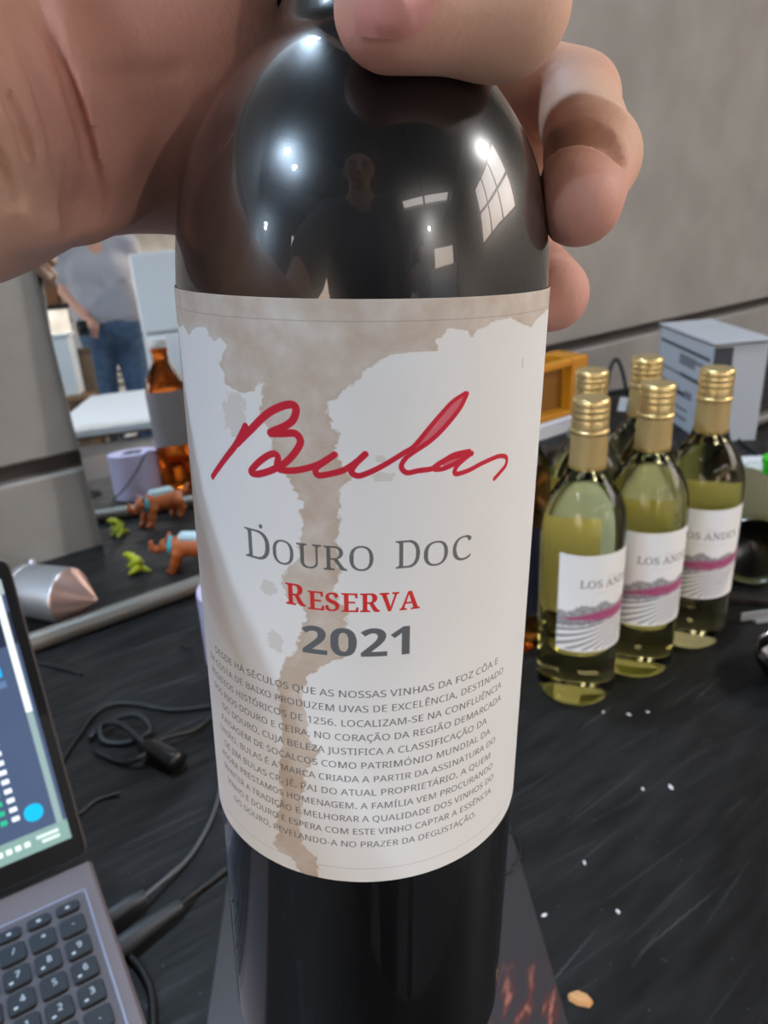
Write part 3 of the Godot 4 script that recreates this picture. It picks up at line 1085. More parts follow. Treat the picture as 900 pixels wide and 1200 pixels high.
func photographer() -> void:
	var f := hand_flesh()
	# rolls of skin at the wrist, and the creases between them
	var rolls := []
	for fold in [[[16, -14], [46, 54], [70, 126], [89, 196], [97, 246]], [[-8, 30], [26, 100], [48, 170], [60, 236]], [[64, 10], [96, 84], [118, 160], [134, 226]], [[-40, 60], [-2, 130], [22, 196], [34, 246]]]:
		var line := []
		for q in fold:
			var p := surf(f, q[0], q[1])
			line.append(p - (C - p).normalized() * 0.0056)
		rolls.append(line)
	for line in rolls:
		for k in line.size() - 1:
			f.cap(line[k], line[k + 1], 0.0064, 0.0064, 0.005)
	for cr in [[[[30, -20], [58, 40], [84, 110], [104, 180], [116, 235], [117, 258]], 0.0020, 0.0062], [[[2, 0], [34, 70], [58, 145], [72, 215], [77, 250]], 0.0017, 0.0050], [[[-14, 70], [16, 130], [36, 195], [44, 245]], 0.0016, 0.0046], [[[-40, 110], [-6, 180], [14, 240]], 0.0014, 0.0034], [[[130, 82], [165, 90], [214, 84]], 0.0009, 0.0010]]:
		var knots := []
		for q in cr[0]:
			knots.append(Vector3(q[0], q[1], 0))
		var pts := []
		for q in curve(knots, 4):
			pts.append(surf(f, q.x, q.y))
		f.crease(pts, C, cr[1], cr[2])
	var joint := []
	for q in curve([Vector3(634, 176, 0), Vector3(650, 156, 0), Vector3(676, 146, 0), Vector3(704, 149, 0), Vector3(728, 166, 0)], 3):
		joint.append(surf(f, q.x, q.y))
	f.crease(joint, C, 0.0013, 0.0018)
	f.pressed = true
	f.frame = held.affine_inverse()
	f.outline = PackedVector2Array(NECK.slice(4, 22))
	var lo := Vector3(9, 9, 9)
	var hi := -lo
	for k in f.a.size():
		for p: Vector3 in [f.a[k], f.a[k] + f.ba[k]]:
			var r := maxf(f.ra[k], f.ra[k] + f.dr[k]) + 0.004
			lo = lo.min(p - Vector3.ONE * r)
			hi = hi.max(p + Vector3.ONE * r)
	var g := f.net(lo, hi, 0.0011)
	# skin tone: paler where stretched, redder at the fingertips and the heel of the hand
	var nz := FastNoiseLite.new()
	nz.frequency = 28.0
	nz.fractal_octaves = 3
	var pale := Color(0.66, 0.415, 0.29)
	var pink := Color(0.60, 0.30, 0.235)
	var rosy := [[at(685, 262, 0.144), 0.016], [at(646, 350, 0.176), 0.02], [at(420, 20, 0.112), 0.016], [at(190, 160, 0.150), 0.03], [at(170, 60, 0.14), 0.02]]
	for p in g.v:
		var e := 0.20 + 0.35 * nz.get_noise_3dv(p)
		for q in rosy:
			e += 0.75 * exp(-pow(p.distance_to(q[0]) / q[1], 2.0))
		g.c.append(pale.lerp(pink, clampf(e, 0.0, 1.0)))
	# the rest of the body, standing at the bench
	var J := {}
	J.pelvis = Vector3(-0.265, 0.94, 0.40)
	J.chest = Vector3(-0.225, 1.27, 0.305)
	J.neck = Vector3(-0.210, 1.42, 0.280)
	J.head = Vector3(-0.185, 1.57, 0.245)
	J.face = Vector3(0.55, -0.35, -0.76)
	J.side = Vector3(0.8, 0.0, 0.6)                                    # towards the body's own right
	J.sl = J.neck + Vector3(-0.8, -0.1, -0.6) * 0.165
	J.sr = J.neck + Vector3(0.8, -0.1, 0.6) * 0.165
	J.el = C + CAM * Vector3(-0.20, -0.06, 0.06)
	J.wl = at(-330, 300, 0.122)
	J.er = Vector3(-0.055, 1.13, 0.42)
	J.wr = Vector3(-0.06, 0.90, 0.36)
	J.hg = Vector3(-0.065, 0.815, 0.335)
	J.thin = 0.95
	J.hem = 0.02
	J.forearm = 0.029
	var t := thing("person", "person whose bare hand and wrist hold the dark bottle up by its neck", "person")
	figure(t, J, g, mat(Color(0.45, 0.44, 0.44), 0.85), mat(Color(0.10, 0.11, 0.14), 0.8), Color(0.06, 0.045, 0.04), pale)
	# nail of the index finger, lifted a little from the flesh
	var ng := Geo.new()
	var nx := 12
	var ny := 10
	for y in ny + 1:
		for x in nx + 1:
			var a := float(x) / nx
			var b := float(y) / ny * 2.0 - 1.0
			var wide := lerpf(0.90, 1.0, sin(PI * minf(a * 1.2, 1.0))) * sqrt(maxf(0.05, 1.0 - pow(maxf(0.0, a - 0.72) / 0.32, 2.0)))
			var s := surf(f, 416.0 + 92.0 * a, -6.0 + 52.0 * b * wide)
			ng.v.append(s + (C - s).normalized() * (0.00045 - 0.0003 * b * b))
	for y in ny:
		for x in nx:
			ng.quad(y * (nx + 1) + x, y * (nx + 1) + x + 1, (y + 1) * (nx + 1) + x + 1, (y + 1) * (nx + 1) + x)
	if (ng.v[nx + 1] - ng.v[0]).cross(ng.v[1] - ng.v[0]).dot(C - ng.v[0]) < 0.0:
		for k in range(0, ng.i.size(), 3):
			var q := ng.i[k + 1]
			ng.i[k + 1] = ng.i[k + 2]
			ng.i[k + 2] = q
	var nail := mat(Color(0.80, 0.545, 0.51), 0.3)
	part("fingernail", ng, nail, t)


func figure(t: Node3D, J: Dictionary, hand: Geo, shirt: Material, trousers: Material, hair: Color, skin: Color) -> void:
	var s: Vector3 = J.side
	var th: float = J.thin
	var b := Flesh.new()
	var pel: Vector3 = J.pelvis
	var che: Vector3 = J.chest
	var fwd := Vector3.UP.cross(s).normalized()
	var hipl := pel - s * 0.09 - Vector3(0, 0.02, 0)
	var hipr := pel + s * 0.09 - Vector3(0, 0.02, 0)
	var footl := Vector3(hipl.x, 0.075, hipl.z) - s * 0.03
	var footr := Vector3(hipr.x, 0.075, hipr.z) + s * 0.03
	var kl := (hipl + footl) * 0.5 + fwd * 0.03
	var kr := (hipr + footr) * 0.5 + fwd * 0.03
	# torso
	b.cap(pel - s * 0.07, pel + s * 0.07, 0.105 * th, 0.105 * th, 0.05)
	b.cap(pel - s * 0.045, che - s * 0.065, 0.105 * th, 0.115 * th, 0.05)
	b.cap(pel + s * 0.045, che + s * 0.065, 0.105 * th, 0.115 * th, 0.05)
	b.cap(J.sl, J.sr, 0.058, 0.058, 0.05)
	b.cap(che + Vector3(0, 0.08, 0), J.neck, 0.07, 0.056, 0.05)
	b.cap(J.neck, J.head - Vector3(0, 0.06, 0), 0.056, 0.052, 0.03)
	# limbs
	b.chain([hipl, kl, footl], [0.088, 0.058, 0.042], 0.03)
	b.chain([hipr, kr, footr], [0.088, 0.058, 0.042], 0.03)
	b.chain([footl + Vector3(0, -0.03, 0), footl + fwd * 0.15 + Vector3(0, -0.042, 0)], [0.04, 0.03], 0.03)
	b.chain([footr + Vector3(0, -0.03, 0), footr + fwd * 0.15 + Vector3(0, -0.042, 0)], [0.04, 0.03], 0.03)
	b.chain([J.sl, J.el, J.wl], [0.052, 0.041, J.get("forearm", 0.029)], 0.02)
	b.chain([J.sr, J.er, J.wr], [0.052, 0.041, 0.029], 0.02)
	# head
	var fc: Vector3 = (J.face as Vector3).normalized()
	var up := (Vector3.UP - fc * fc.y).normalized()
	var hs := fc.cross(up)
	var hd: Vector3 = J.head
	var h := Flesh.new()
	h.cap(hd + up * 0.028 - fc * 0.022, hd + up * 0.022 + fc * 0.022, 0.078, 0.072, 0.03)
	h.cap(hd - up * 0.02 + fc * 0.03, hd - up * 0.078 + fc * 0.052, 0.056, 0.03, 0.03)
	h.cap(hd - up * 0.11 - fc * 0.03, hd - up * 0.02 - fc * 0.02, 0.05, 0.06, 0.03)
	h.cap(hd + up * 0.012 + fc * 0.090, hd - up * 0.030 + fc * 0.108, 0.008, 0.0115, 0.012)
	h.cap(hd - up * 0.034 + fc * 0.098 - hs * 0.011, hd - up * 0.034 + fc * 0.098 + hs * 0.011, 0.008, 0.008, 0.008)
	h.cap(hd - up * 0.058 + fc * 0.082 - hs * 0.018, hd - up * 0.058 + fc * 0.082 + hs * 0.018, 0.0085, 0.0085, 0.008)
	for e in [-1.0, 1.0]:
		h.cap(hd + hs * 0.078 * e + up * 0.022 - fc * 0.008, hd + hs * 0.074 * e - up * 0.026, 0.013, 0.009, 0.006)
		h.cap(hd + up * 0.030 + fc * 0.084 + hs * 0.018 * e, hd + up * 0.028 + fc * 0.074 + hs * 0.046 * e, 0.008, 0.007, 0.012)
		h.cuts.append([hd + up * 0.008 + fc * 0.096 + hs * 0.026 * e, hd + up * 0.008 + fc * 0.088 + hs * 0.042 * e, 0.010, 0.008])
	h.cuts.append([hd - up * 0.060 + fc * 0.096 - hs * 0.021, hd - up * 0.060 + fc * 0.096 + hs * 0.021, 0.0022, 0.003])
	var g := Geo.new()
	var lo := Vector3(minf(J.sl.x, minf(J.el.x, J.wl.x)), 0.0, 0.0).min(Vector3(J.wr.x, 0, 0)) - Vector3(0.16, 0.0, 0)
	lo.z = minf(minf(J.wl.z, J.wr.z), minf(pel.z, J.el.z)) - 0.22
	lo.y = -0.001
	var hi := Vector3(maxf(J.sr.x, maxf(J.er.x, J.wr.x)) + 0.16, hd.y - 0.02, maxf(maxf(J.sr.z, J.er.z), pel.z) + 0.22)
	g.add(b.net(lo, hi, 0.0145))
	g.add(h.net(hd - Vector3.ONE * 0.155, hd + Vector3.ONE * 0.15, 0.0052))
	if J.has("hg"):
		g.add(grip_hand(J.wr, J.hg).net(J.hg - Vector3.ONE * 0.13, J.hg + Vector3.ONE * 0.13, 0.0036))
	if J.has("hl"):
		g.add(grip_hand(J.wl, J.hl).net(J.hl - Vector3.ONE * 0.13, J.hl + Vector3.ONE * 0.13, 0.0036))
	while g.c.size() < g.v.size():
		g.c.append(skin)
	if hand:
		g.add(hand)
	part("body", g, M.skin, t)
	# clothes: the same limbs, a little fuller, ending at their hems
	var c := Flesh.new()
	var hem: float = J.get("hem", 0.13)
	c.cap(pel + Vector3(0, hem, 0) - s * 0.07, pel + Vector3(0, hem, 0) + s * 0.07, 0.130 * th, 0.130 * th, 0.04)
	c.cap(pel + Vector3(0, hem - 0.01, 0) - s * 0.05, che - s * 0.068, 0.123 * th, 0.127 * th, 0.05)
	c.cap(pel + Vector3(0, hem - 0.01, 0) + s * 0.05, che + s * 0.068, 0.123 * th, 0.127 * th, 0.05)
	c.cap(J.sl, J.sr, 0.066, 0.066, 0.05)
	c.cap(J.sl, (J.sl as Vector3).lerp(J.el, 0.66), 0.063, 0.066, 0.03)
	c.cap(J.sr, (J.sr as Vector3).lerp(J.er, 0.66), 0.063, 0.066, 0.03)
	c.cuts.append([J.neck + Vector3(0, 0.03, 0) + fwd * 0.03, J.neck + Vector3(0, 0.12, 0) + fwd * 0.02, 0.064, 0.01])
	var nz := FastNoiseLite.new()
	nz.frequency = 9.0
	var sg := c.net(Vector3(lo.x, pel.y + hem - 0.14, lo.z), Vector3(hi.x, J.neck.y + 0.08, hi.z), 0.0125)
	for k in sg.v.size():
		sg.v[k] += Vector3(nz.get_noise_3dv(sg.v[k]), 0.0, nz.get_noise_3dv(sg.v[k] + Vector3.ONE * 5.0)) * 0.009
	part("shirt", sg, shirt, t)
	var l := Flesh.new()
	l.cap(pel - s * 0.06 - Vector3(0, 0.01, 0), pel + s * 0.06 - Vector3(0, 0.01, 0), 0.114 * th, 0.114 * th, 0.04)
	l.cap(pel - s * 0.055 + Vector3(0, 0.02, 0), pel + s * 0.055 + Vector3(0, 0.02, 0), 0.114 * th, 0.114 * th, 0.04)
	l.cap(pel - s * 0.05 + Vector3(0, 0.13, 0), pel + s * 0.05 + Vector3(0, 0.11, 0), 0.122 * th, 0.122 * th, 0.05)
	l.chain([hipl, kl, footl], [0.098, 0.073, 0.062], 0.03)
	l.chain([hipr, kr, footr], [0.098, 0.073, 0.062], 0.03)
	part("trousers", l.net(Vector3(lo.x, 0.07, pel.z - 0.25), Vector3(hi.x, pel.y + 0.17, pel.z + 0.25), 0.0125), trousers, t)
	for ft: Vector3 in [footl, footr]:
		var q := Flesh.new()
		q.chain([ft + Vector3(0, -0.035, 0) - fwd * 0.02, ft + fwd * 0.17 + Vector3(0, -0.042, 0)], [0.052, 0.040], 0.02)
		part("shoe", q.net(ft - Vector3(0.26, 0.074, 0.26), ft + Vector3(0.26, 0.03, 0.26), 0.011), M.black_plastic, t)
	var hh := Flesh.new()
	hh.cap(hd + up * 0.040 - fc * 0.030, hd + up * 0.042 + fc * 0.012, 0.083, 0.078, 0.03)
	hh.cap(hd + up * 0.02 - fc * 0.04, hd - up * 0.045 - fc * 0.045, 0.072, 0.055, 0.03)
	hh.cuts.append([hd - up * 0.03 + fc * 0.13, hd - up * 0.02 + fc * 0.02, 0.085, 0.012])
	part("hair", hh.net(hd - Vector3.ONE * 0.15, hd + Vector3.ONE * 0.16, 0.006), mat(hair, 0.6), t)
	for e in [-1.0, 1.0]:
		var eye := lathe([Vector2(0, -0.0115), Vector2(0.0058, -0.0100), Vector2(0.0100, -0.0058), Vector2(0.0115, 0.0), Vector2(0.0100, 0.0058), Vector2(0.0058, 0.0100), Vector2(0, 0.0115)], 16, 0, TAU, 60.0)
		part("eye", eye, mat(Color(0.82, 0.8, 0.78), 0.2), t, hd + up * 0.010 + fc * 0.0775 + hs * 0.033 * e)
		part("iris", lathe([Vector2(0, 0.003), Vector2(0.0035, 0.0024), Vector2(0.0048, 0.0), Vector2(0.0, -0.001)], 14), mat(Color(0.16, 0.09, 0.05), 0.15), t, hd + up * 0.010 + fc * 0.0870 + hs * 0.033 * e).basis = Basis(hs, fc, hs.cross(fc))


func grip_hand(w: Vector3, o: Vector3) -> Flesh:                       # fingers curled round something small
	var f := Flesh.new()
	var d := (o - w).normalized()
	var s := d.cross(Vector3.UP).normalized()
	var n := s.cross(d)
	f.cap(w, o, 0.027, 0.026, 0.02)
	f.cap(o - n * 0.02, o + n * 0.02 + d * 0.02, 0.018, 0.018, 0.015)
	for k in 4:
		var y := 0.033 - k * 0.021
		var m := o + d * 0.038 + n * y
		f.chain([o + n * y * 0.6, m, m + d * 0.030 - s * 0.016, m + d * 0.016 - s * 0.040], [0.013, 0.0105, 0.0092, 0.008], 0.005)
	f.chain([o + n * 0.02, o + n * 0.045 + d * 0.02 - s * 0.015, o + n * 0.032 + d * 0.045 - s * 0.036], [0.016, 0.011, 0.009], 0.008)
	return f


# ---------------------------------------------------------------- white wine bottles
func depth_of(p: Vector3) -> float:
	return -(CAM.transposed() * (p - C)).z


func facing(p: Vector3) -> float:                                      # the turn that points +z at the lens
	return atan2(C.x - p.x, C.z - p.z)


func wine_bottles() -> void:
	var glass := glassy(Color(0.965, 0.955, 0.72), 0.036)
	var gold := mat(Color(0.84, 0.74, 0.52), 0.34, 0.85)
	var gold_matt := mat(Color(0.66, 0.57, 0.38), 0.55, 0.45)
	var lab := mat(Color(1, 1, 1), 0.7)
	lab.albedo_texture = vineyard_print()
	lab.texture_repeat = false
	var where := [
		[Vector3(0.526, TY, -0.397), 44.0, "white wine bottle with gold cap, nearest the held red bottle, first in its row"],
		[Vector3(0.606, TY, -0.386), 38.0, "white wine bottle with gold cap, the middle one of the front row"],
		[Vector3(0.692, TY, -0.379), 18.0, "white wine bottle with gold cap at the row's far end, before the printed carton"],
		[Vector3(0.612, TY, -0.463), 60.0, "white wine bottle standing behind the first two, mostly hidden, gold cap showing"],
		[Vector3(0.696, TY, -0.458), 30.0, "white wine bottle standing behind the middle and end ones, gold cap showing"],
	]
	var t := thing("white_wine_bottle", where[0][2], "wine bottle", where[0][0], 0.0, "gold-capped white wine bottles")
	part("glass_body", lathe([Vector2(0, 0.0015), Vector2(0.018, 0.001), Vector2(0.026, 0.0), Vector2(0.0305, 0.001), Vector2(0.0338, 0.0034), Vector2(0.0360, 0.0075), Vector2(0.0371, 0.013), Vector2(0.0374, 0.022), Vector2(0.0374, 0.172), Vector2(0.0371, 0.180), Vector2(0.0360, 0.189), Vector2(0.0338, 0.198), Vector2(0.0302, 0.2065), Vector2(0.0256, 0.2135), Vector2(0.0213, 0.2195), Vector2(0.0182, 0.226), Vector2(0.0164, 0.233), Vector2(0.0152, 0.242), Vector2(0.0147, 0.255), Vector2(0.0147, 0.286), Vector2(0.0, 0.286)], 64, 0.0, TAU, 50.0), glass, t)
	part("neck_sleeve", lathe([Vector2(0.0156, 0.2315), Vector2(0.0163, 0.2315), Vector2(0.0159, 0.245), Vector2(0.0157, 0.2625), Vector2(0.0150, 0.2626)], 48), gold_matt, t)
	var cp := part("screw_cap", lathe([Vector2(0.0152, 0.2665), Vector2(0.0158, 0.2668), Vector2(0.0158, 0.2735), Vector2(0.0153, 0.2742), Vector2(0.0153, 0.2752), Vector2(0.0159, 0.2760), Vector2(0.0159, 0.2795), Vector2(0.0154, 0.2802), Vector2(0.0154, 0.2812), Vector2(0.0159, 0.2820), Vector2(0.0159, 0.2848), Vector2(0.0154, 0.2856), Vector2(0.0154, 0.2864), Vector2(0.0159, 0.2872), Vector2(0.0158, 0.2905), Vector2(0.0150, 0.2925), Vector2(0.0138, 0.293), Vector2(0.0, 0.2926)], 56, 0.0, TAU, 75.0), gold, t)
	part("collar_ring", lathe([Vector2(0.0150, 0.2624), Vector2(0.0163, 0.2628), Vector2(0.0168, 0.2645), Vector2(0.0163, 0.2664), Vector2(0.0150, 0.2668)], 48, 0.0, TAU, 80.0), gold, cp)
	var hf := 0.049 / 0.0377
	part("front_label", lathe([Vector2(0.03755, 0.0645), Vector2(0.0377, 0.0646), Vector2(0.0377, 0.1616), Vector2(0.03755, 0.1617)], 60, -hf, hf, 90.0), lab, t)
	var hb := 0.036 / 0.0377
	part("back_label", lathe([Vector2(0.03755, 0.074), Vector2(0.0377, 0.0741), Vector2(0.0377, 0.1679), Vector2(0.03755, 0.168)], 40, PI - hb, PI + hb, 90.0), mat(Color(0.82, 0.80, 0.74), 0.7), t)
	for k in where.size():
		var p: Vector3 = where[k][0]
		var turn := facing(p) + deg_to_rad(where[k][1])
		if k == 0:
			t.rotation.y = turn
		else:
			copy(t, p, turn, where[k][2])


func vineyard_print() -> ImageTexture:                                  # 98 x 97 mm: hills, a red sweep, rows of vines
	var w := 784
	var h := 776
	var img := PackedByteArray()
	img.resize(w * h * 3)
	img.fill(214)
	var n := FastNoiseLite.new()
	n.frequency = 0.02
	n.fractal_octaves = 4
	for x in w:
		var u := x / 8.0 - 49.0
		var ridge := 56.5 - 8.0 * exp(-pow((u + 25.0) / 9.0, 2.0)) - 11.0 * exp(-pow((u + 6.0) / 10.0, 2.0)) - 9.0 * exp(-pow((u - 22.0) / 14.0, 2.0)) + 2.4 * n.get_noise_2d(x * 1.6, 0.0)
		var low := 64.0 - 0.15 * u + 2.0 * n.get_noise_2d(x, 90.0)
		var sw_mid := 65.0 - 0.13 * (u + 44.0) - 1.6 * sin((u + 44.0) * 0.07)
		var sw_half := clampf((u + 46.0) * 0.17, 0.0, 6.4)
		for y in h:
			var v := y / 8.0
			var o := (y * w + x) * 3
			if v > ridge and v < low + 3.0:
				var e := (0.50 + 0.6 * n.get_noise_2d(x * 2.2 + y * 1.2, y * 3.0)) * clampf((v - ridge) * 1.4, 0.0, 1.0) * clampf((low + 3.0 - v) * 0.35, 0.0, 1.0)
				tint(img, o, Color(0.32, 0.32, 0.34), e * 1.15)
			var s := absf(v - sw_mid) / maxf(0.1, sw_half)
			if s < 1.0 and u > -45.0:
				tint(img, o, Color(0.60, 0.13, 0.34), (1.0 - s * s) * (0.75 + 0.5 * n.get_noise_2d(x * 0.7, y * 4.0)))
			if v > sw_mid + sw_half * 0.6 and v < 95.0:
				# rows of vines fan out from a point beyond the hills
				var a := atan2(v - 58.0, u - 42.0)
				var q := fposmod(a * 13.0, 1.0)
				var dots := 0.6 + 0.6 * n.get_noise_2d(x * 7.0, y * 7.0)
				if q < 0.46 and a > 1.9:
					tint(img, o, Color(0.22, 0.22, 0.24), 0.95 * dots * clampf((v - sw_mid) * 0.1, 0.0, 1.0) * clampf((a - 1.9) * 2.2, 0.0, 1.0))
	var ink := Ink.new(w, h, 8.0, -49.0)
	ink.text("V I N H O", sans(), -4.5, 6.0, 22.4, 1.7)
	ink.dab(Vector2(13.0, 81.0), 0.5)
	ink.text("RESERVA", sans(), 9.0, 20.0, 80.2, 1.5)
	ink.lay(img, Color(0.5, 0.45, 0.45), 0.7)
	ink.clear()
	ink.text("LOS ANDES", serif(), -29.5, 30.5, 31.5, 7.4)
	ink.lay(img, Color(0.24, 0.20, 0.22), 0.95)
	ink.clear()
	ink.text("vinho branco seco", sans(), -16.0, 16.0, 37.2, 1.1)
	ink.lay(img, Color(0.5, 0.47, 0.47), 0.5)
	return ImageTexture.create_from_image(Image.create_from_data(w, h, false, Image.FORMAT_RGB8, img))


func simple_bottle(called: String, label: String, where: Vector3, turn: float, glass: Material, mats: Dictionary, group := "") -> Node3D:
	var t := thing(called, label, "wine bottle", where, turn, group)
	var drop: float = mats.get("short", 0.0)
	part("glass_body", lathe([Vector2(0, 0.014), Vector2(0.02, 0.008), Vector2(0.030, 0.0), Vector2(0.0345, 0.0015), Vector2(0.0372, 0.010), Vector2(0.0375, 0.05), Vector2(0.0375, 0.185), Vector2(0.0365, 0.196), Vector2(0.033, 0.209), Vector2(0.027, 0.221), Vector2(0.021, 0.231), Vector2(0.0172, 0.240), Vector2(0.0152, 0.25), Vector2(0.0146, 0.285 - drop), Vector2(0.0160, 0.286 - drop), Vector2(0.0160, 0.292 - drop), Vector2(0.0, 0.293 - drop)], 48, 0.0, TAU, 40.0), glass, t)
	if mats.has("label"):
		part("label", lathe([Vector2(0.0376, 0.045), Vector2(0.0378, 0.0451), Vector2(0.0378, 0.1449), Vector2(0.0376, 0.145)], 40, -1.35, 1.35, 90.0), mats.label, t, Vector3(0, mats.get("raise", 0.0), 0))
	if mats.has("stopper"):
		part("stopper", lathe([Vector2(0.0, 0.2931), Vector2(0.0155, 0.2931), Vector2(0.0165, 0.296), Vector2(0.0165, 0.306), Vector2(0.0150, 0.309), Vector2(0.0, 0.3095)], 32, 0.0, TAU, 60.0), mats.stopper, t, Vector3(0, -drop, 0))
	return t


func back_corner() -> void:
	var p := onb(598, 746)
	simple_bottle("amber_bottle", "amber glass bottle with navy blue label, half hidden beside the first white wine bottle", p, facing(p) + 0.6, glassy(Color(0.80, 0.52, 0.22), 0.036), {"label": mat(Color(0.055, 0.065, 0.17), 0.55), "stopper": M.black_plastic})
	# dark wooden tray of tumblers and two brown bottles behind the wine
	var tray := thing("dark_tray", "shallow dark brown wooden tray standing behind the white wine bottles", "tray")
	var wood := tri(mat(Color(1, 1, 1), 0.5), noise_tex(0.03, Color(0.11, 0.075, 0.06), Color(0.20, 0.135, 0.10), 4, 256, 77), Vector3(3, 3, 14))
	part("tray_floor", slab(Vector3(0.70, TY, -0.80), Vector3(1.03, TY + 0.012, -0.545), 0.002), wood, tray)
	for e in [[0.70, 0.712, -0.80, -0.545], [1.018, 1.03, -0.80, -0.545], [0.7125, 1.0175, -0.80, -0.788], [0.7125, 1.0175, -0.557, -0.545]]:
		part("tray_side", slab(Vector3(e[0], TY + 0.0125, e[2]), Vector3(e[1], TY + 0.058, e[3]), 0.002), wood, tray)
	var spots := [[0.755, -0.61, "clear tumbler on the dark tray's corner behind the first white wine bottle"], [0.84, -0.72, "clear tumbler on the dark tray under the yellow holder"], [0.905, -0.595, "clear tumbler on the dark tray behind the middle wine bottles"], [0.965, -0.73, "clear tumbler on the dark tray below the black plug lead"], [0.980, -0.61, "clear tumbler at the dark tray's far end before the carton"]]
	var tm := thing("glass_tumbler", spots[0][2], "glass", Vector3(spots[0][0], TY + 0.0122, spots[0][1]), 0.0, "clear tumblers behind the wine")
	part("bowl", lathe([Vector2(0, 0.0), Vector2(0.024, 0.0), Vector2(0.0265, 0.002), Vector2(0.029, 0.03), Vector2(0.032, 0.086), Vector2(0.0312, 0.0872), Vector2(0.0304, 0.086), Vector2(0.0272, 0.03), Vector2(0.0245, 0.010), Vector2(0.020, 0.0085), Vector2(0, 0.008)], 48, 0, TAU, 60.0), M.clear_glass, tm)
	part("dregs", lathe([Vector2(0, 0.0105), Vector2(0.0235, 0.0105), Vector2(0.0262, 0.028), Vector2(0, 0.027)], 32), mat(Color(0.24, 0.11, 0.06), 0.15), tm)
	for k in range(1, spots.size()):
		copy(tm, Vector3(spots[k][0], TY + 0.0122, spots[k][1]), 0.0, spots[k][2])
	var jar := thing("brown_jar", "squat dark brown glass jar on the tray between the tumblers", "jar", Vector3(0.885, TY + 0.0122, -0.665))
	part("jar", lathe([Vector2(0, 0), Vector2(0.031, 0), Vector2(0.034, 0.003), Vector2(0.034, 0.055), Vector2(0.031, 0.066), Vector2(0.026, 0.072), Vector2(0.026, 0.078), Vector2(0, 0.078)], 40, 0, TAU, 50.0), mat(Color(0.10, 0.045, 0.02), 0.08), jar)
	part("lid", lathe([Vector2(0, 0.0785), Vector2(0.028, 0.0785), Vector2(0.028, 0.092), Vector2(0.026, 0.094), Vector2(0, 0.094)], 40), M.black_plastic, jar)
	# flat white box with the yellow holder on it
	var wb := thing("flat_box", "flat white cardboard box lying under the yellow holder by the wall", "box")
	part("tray", slab(Vector3(0.99, TY, -1.06), Vector3(1.262, TY + 0.024, -0.956), 0.002), M.white_card, wb)
	part("lid", slab(Vector3(0.988, TY + 0.0242, -1.062), Vector3(1.264, TY + 0.031, -0.954), 0.002), M.white_card, wb)
	var yel := mat(Color(0.70, 0.46, 0.055), 0.45)
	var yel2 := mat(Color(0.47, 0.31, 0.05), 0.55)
	var yb := thing("yellow_holder", "yellow plastic holder with recessed front and open top on the flat white box", "holder", Vector3(1.02, TY + 0.0312, -0.963))
	part("back_panel", slab(Vector3(0.0, 0.0, -0.085), Vector3(0.24, 0.113, -0.079), 0.002), yel, yb)
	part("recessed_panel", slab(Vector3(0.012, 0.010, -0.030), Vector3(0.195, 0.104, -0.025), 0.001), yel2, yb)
	for x in [0.0, 0.192]:
		part("post", slab(Vector3(x, 0.0, -0.078), Vector3(x + (0.012 if x == 0.0 else 0.048), 0.115, 0.0), 0.003), yel, yb)
	part("base_rail", slab(Vector3(0.012, 0.0, -0.078), Vector3(0.192, 0.012, -0.001), 0.002), yel, yb)
	part("top_rail", slab(Vector3(0.012, 0.100, -0.016), Vector3(0.192, 0.114, -0.001), 0.002), yel, yb)
	part("divider", slab(Vector3(0.085, 0.012, -0.078), Vector3(0.09, 0.112, -0.023), 0.001), yel, yb)
	# black plug cable arching over, with a white tag
	var d := depth_of(Vector3(1.32, TY + 0.05, -0.97))
	var lead := thing("plug_lead", "black power lead arching between the yellow holder and the carton, white paper tag", "cable")
	part("lead", tube(curve([at(708, 470, d), at(714, 436, d), at(722, 421, d), at(729, 434, d), at(735, 462, d), at(742, 488, d), onb(748, 508, 0.008)], 6), 0.0042, 10), M.black_cable, lead)
	part("plug_bar", rod(at(712, 461, d - 0.008), at(746, 456, d - 0.008), 0.0052, 10), M.black_cable, lead)
	var tagc := at(730, 474, d - 0.016)
	var tg := part("paper_tag", cbox(Vector3(0.017, 0.030, 0.0015), 0.0003), M.white_paper, lead, tagc)
	tg.rotation = Vector3(0.1, facing(tagc) + 0.2, -0.12)
	# carton with printed side
	var ct := thing("carton", "white printed cardboard carton with lifted lid near the wall behind the wine", "box", Vector3(1.313, TY, -0.731), deg_to_rad(-36.0))
	# local axes: +x along the short side, -z along the long printed side
	var pr := printed_card()
	var card := mat(Color(0.66, 0.665, 0.68), 0.75)
	var cm := mat(Color(0.9, 0.9, 0.9), 0.75)
	cm.albedo_texture = pr
	part("printed_side", sheet_geo(Vector3(0, 0, -0.255), Vector3(0, 0, 0.255), Vector3(0, 0.183, 0), 0.004, Vector3(-1, 0, 0)), cm, ct)
	part("plain_side", slab(Vector3(0.0, 0.0, -0.004), Vector3(0.10, 0.183, 0.0), 0.001), card, ct)
	part("dark_band", slab(Vector3(0.002, 0.002, 0.0002), Vector3(0.036, 0.178, 0.0012), 0.0004), mat(Color(0.22, 0.21, 0.23), 0.7), ct)
	part("rear_side", slab(Vector3(0.0, 0.0, -0.255), Vector3(0.10, 0.183, -0.251), 0.001), card, ct)
	part("far_side", slab(Vector3(0.096, 0.0, -0.2505), Vector3(0.10, 0.183, -0.0045), 0.001), card, ct)
	part("bottom", slab(Vector3(0.004, 0.0, -0.251), Vector3(0.096, 0.004, -0.004), 0.001), card, ct)
	var lid := part("lid_flap", slab(Vector3(-0.004, 0.0, -0.258), Vector3(0.106, 0.004, 0.006), 0.001), card, ct, Vector3(0, 0.184, 0))
	lid.rotation = Vector3(-0.015, 0, 0.03)
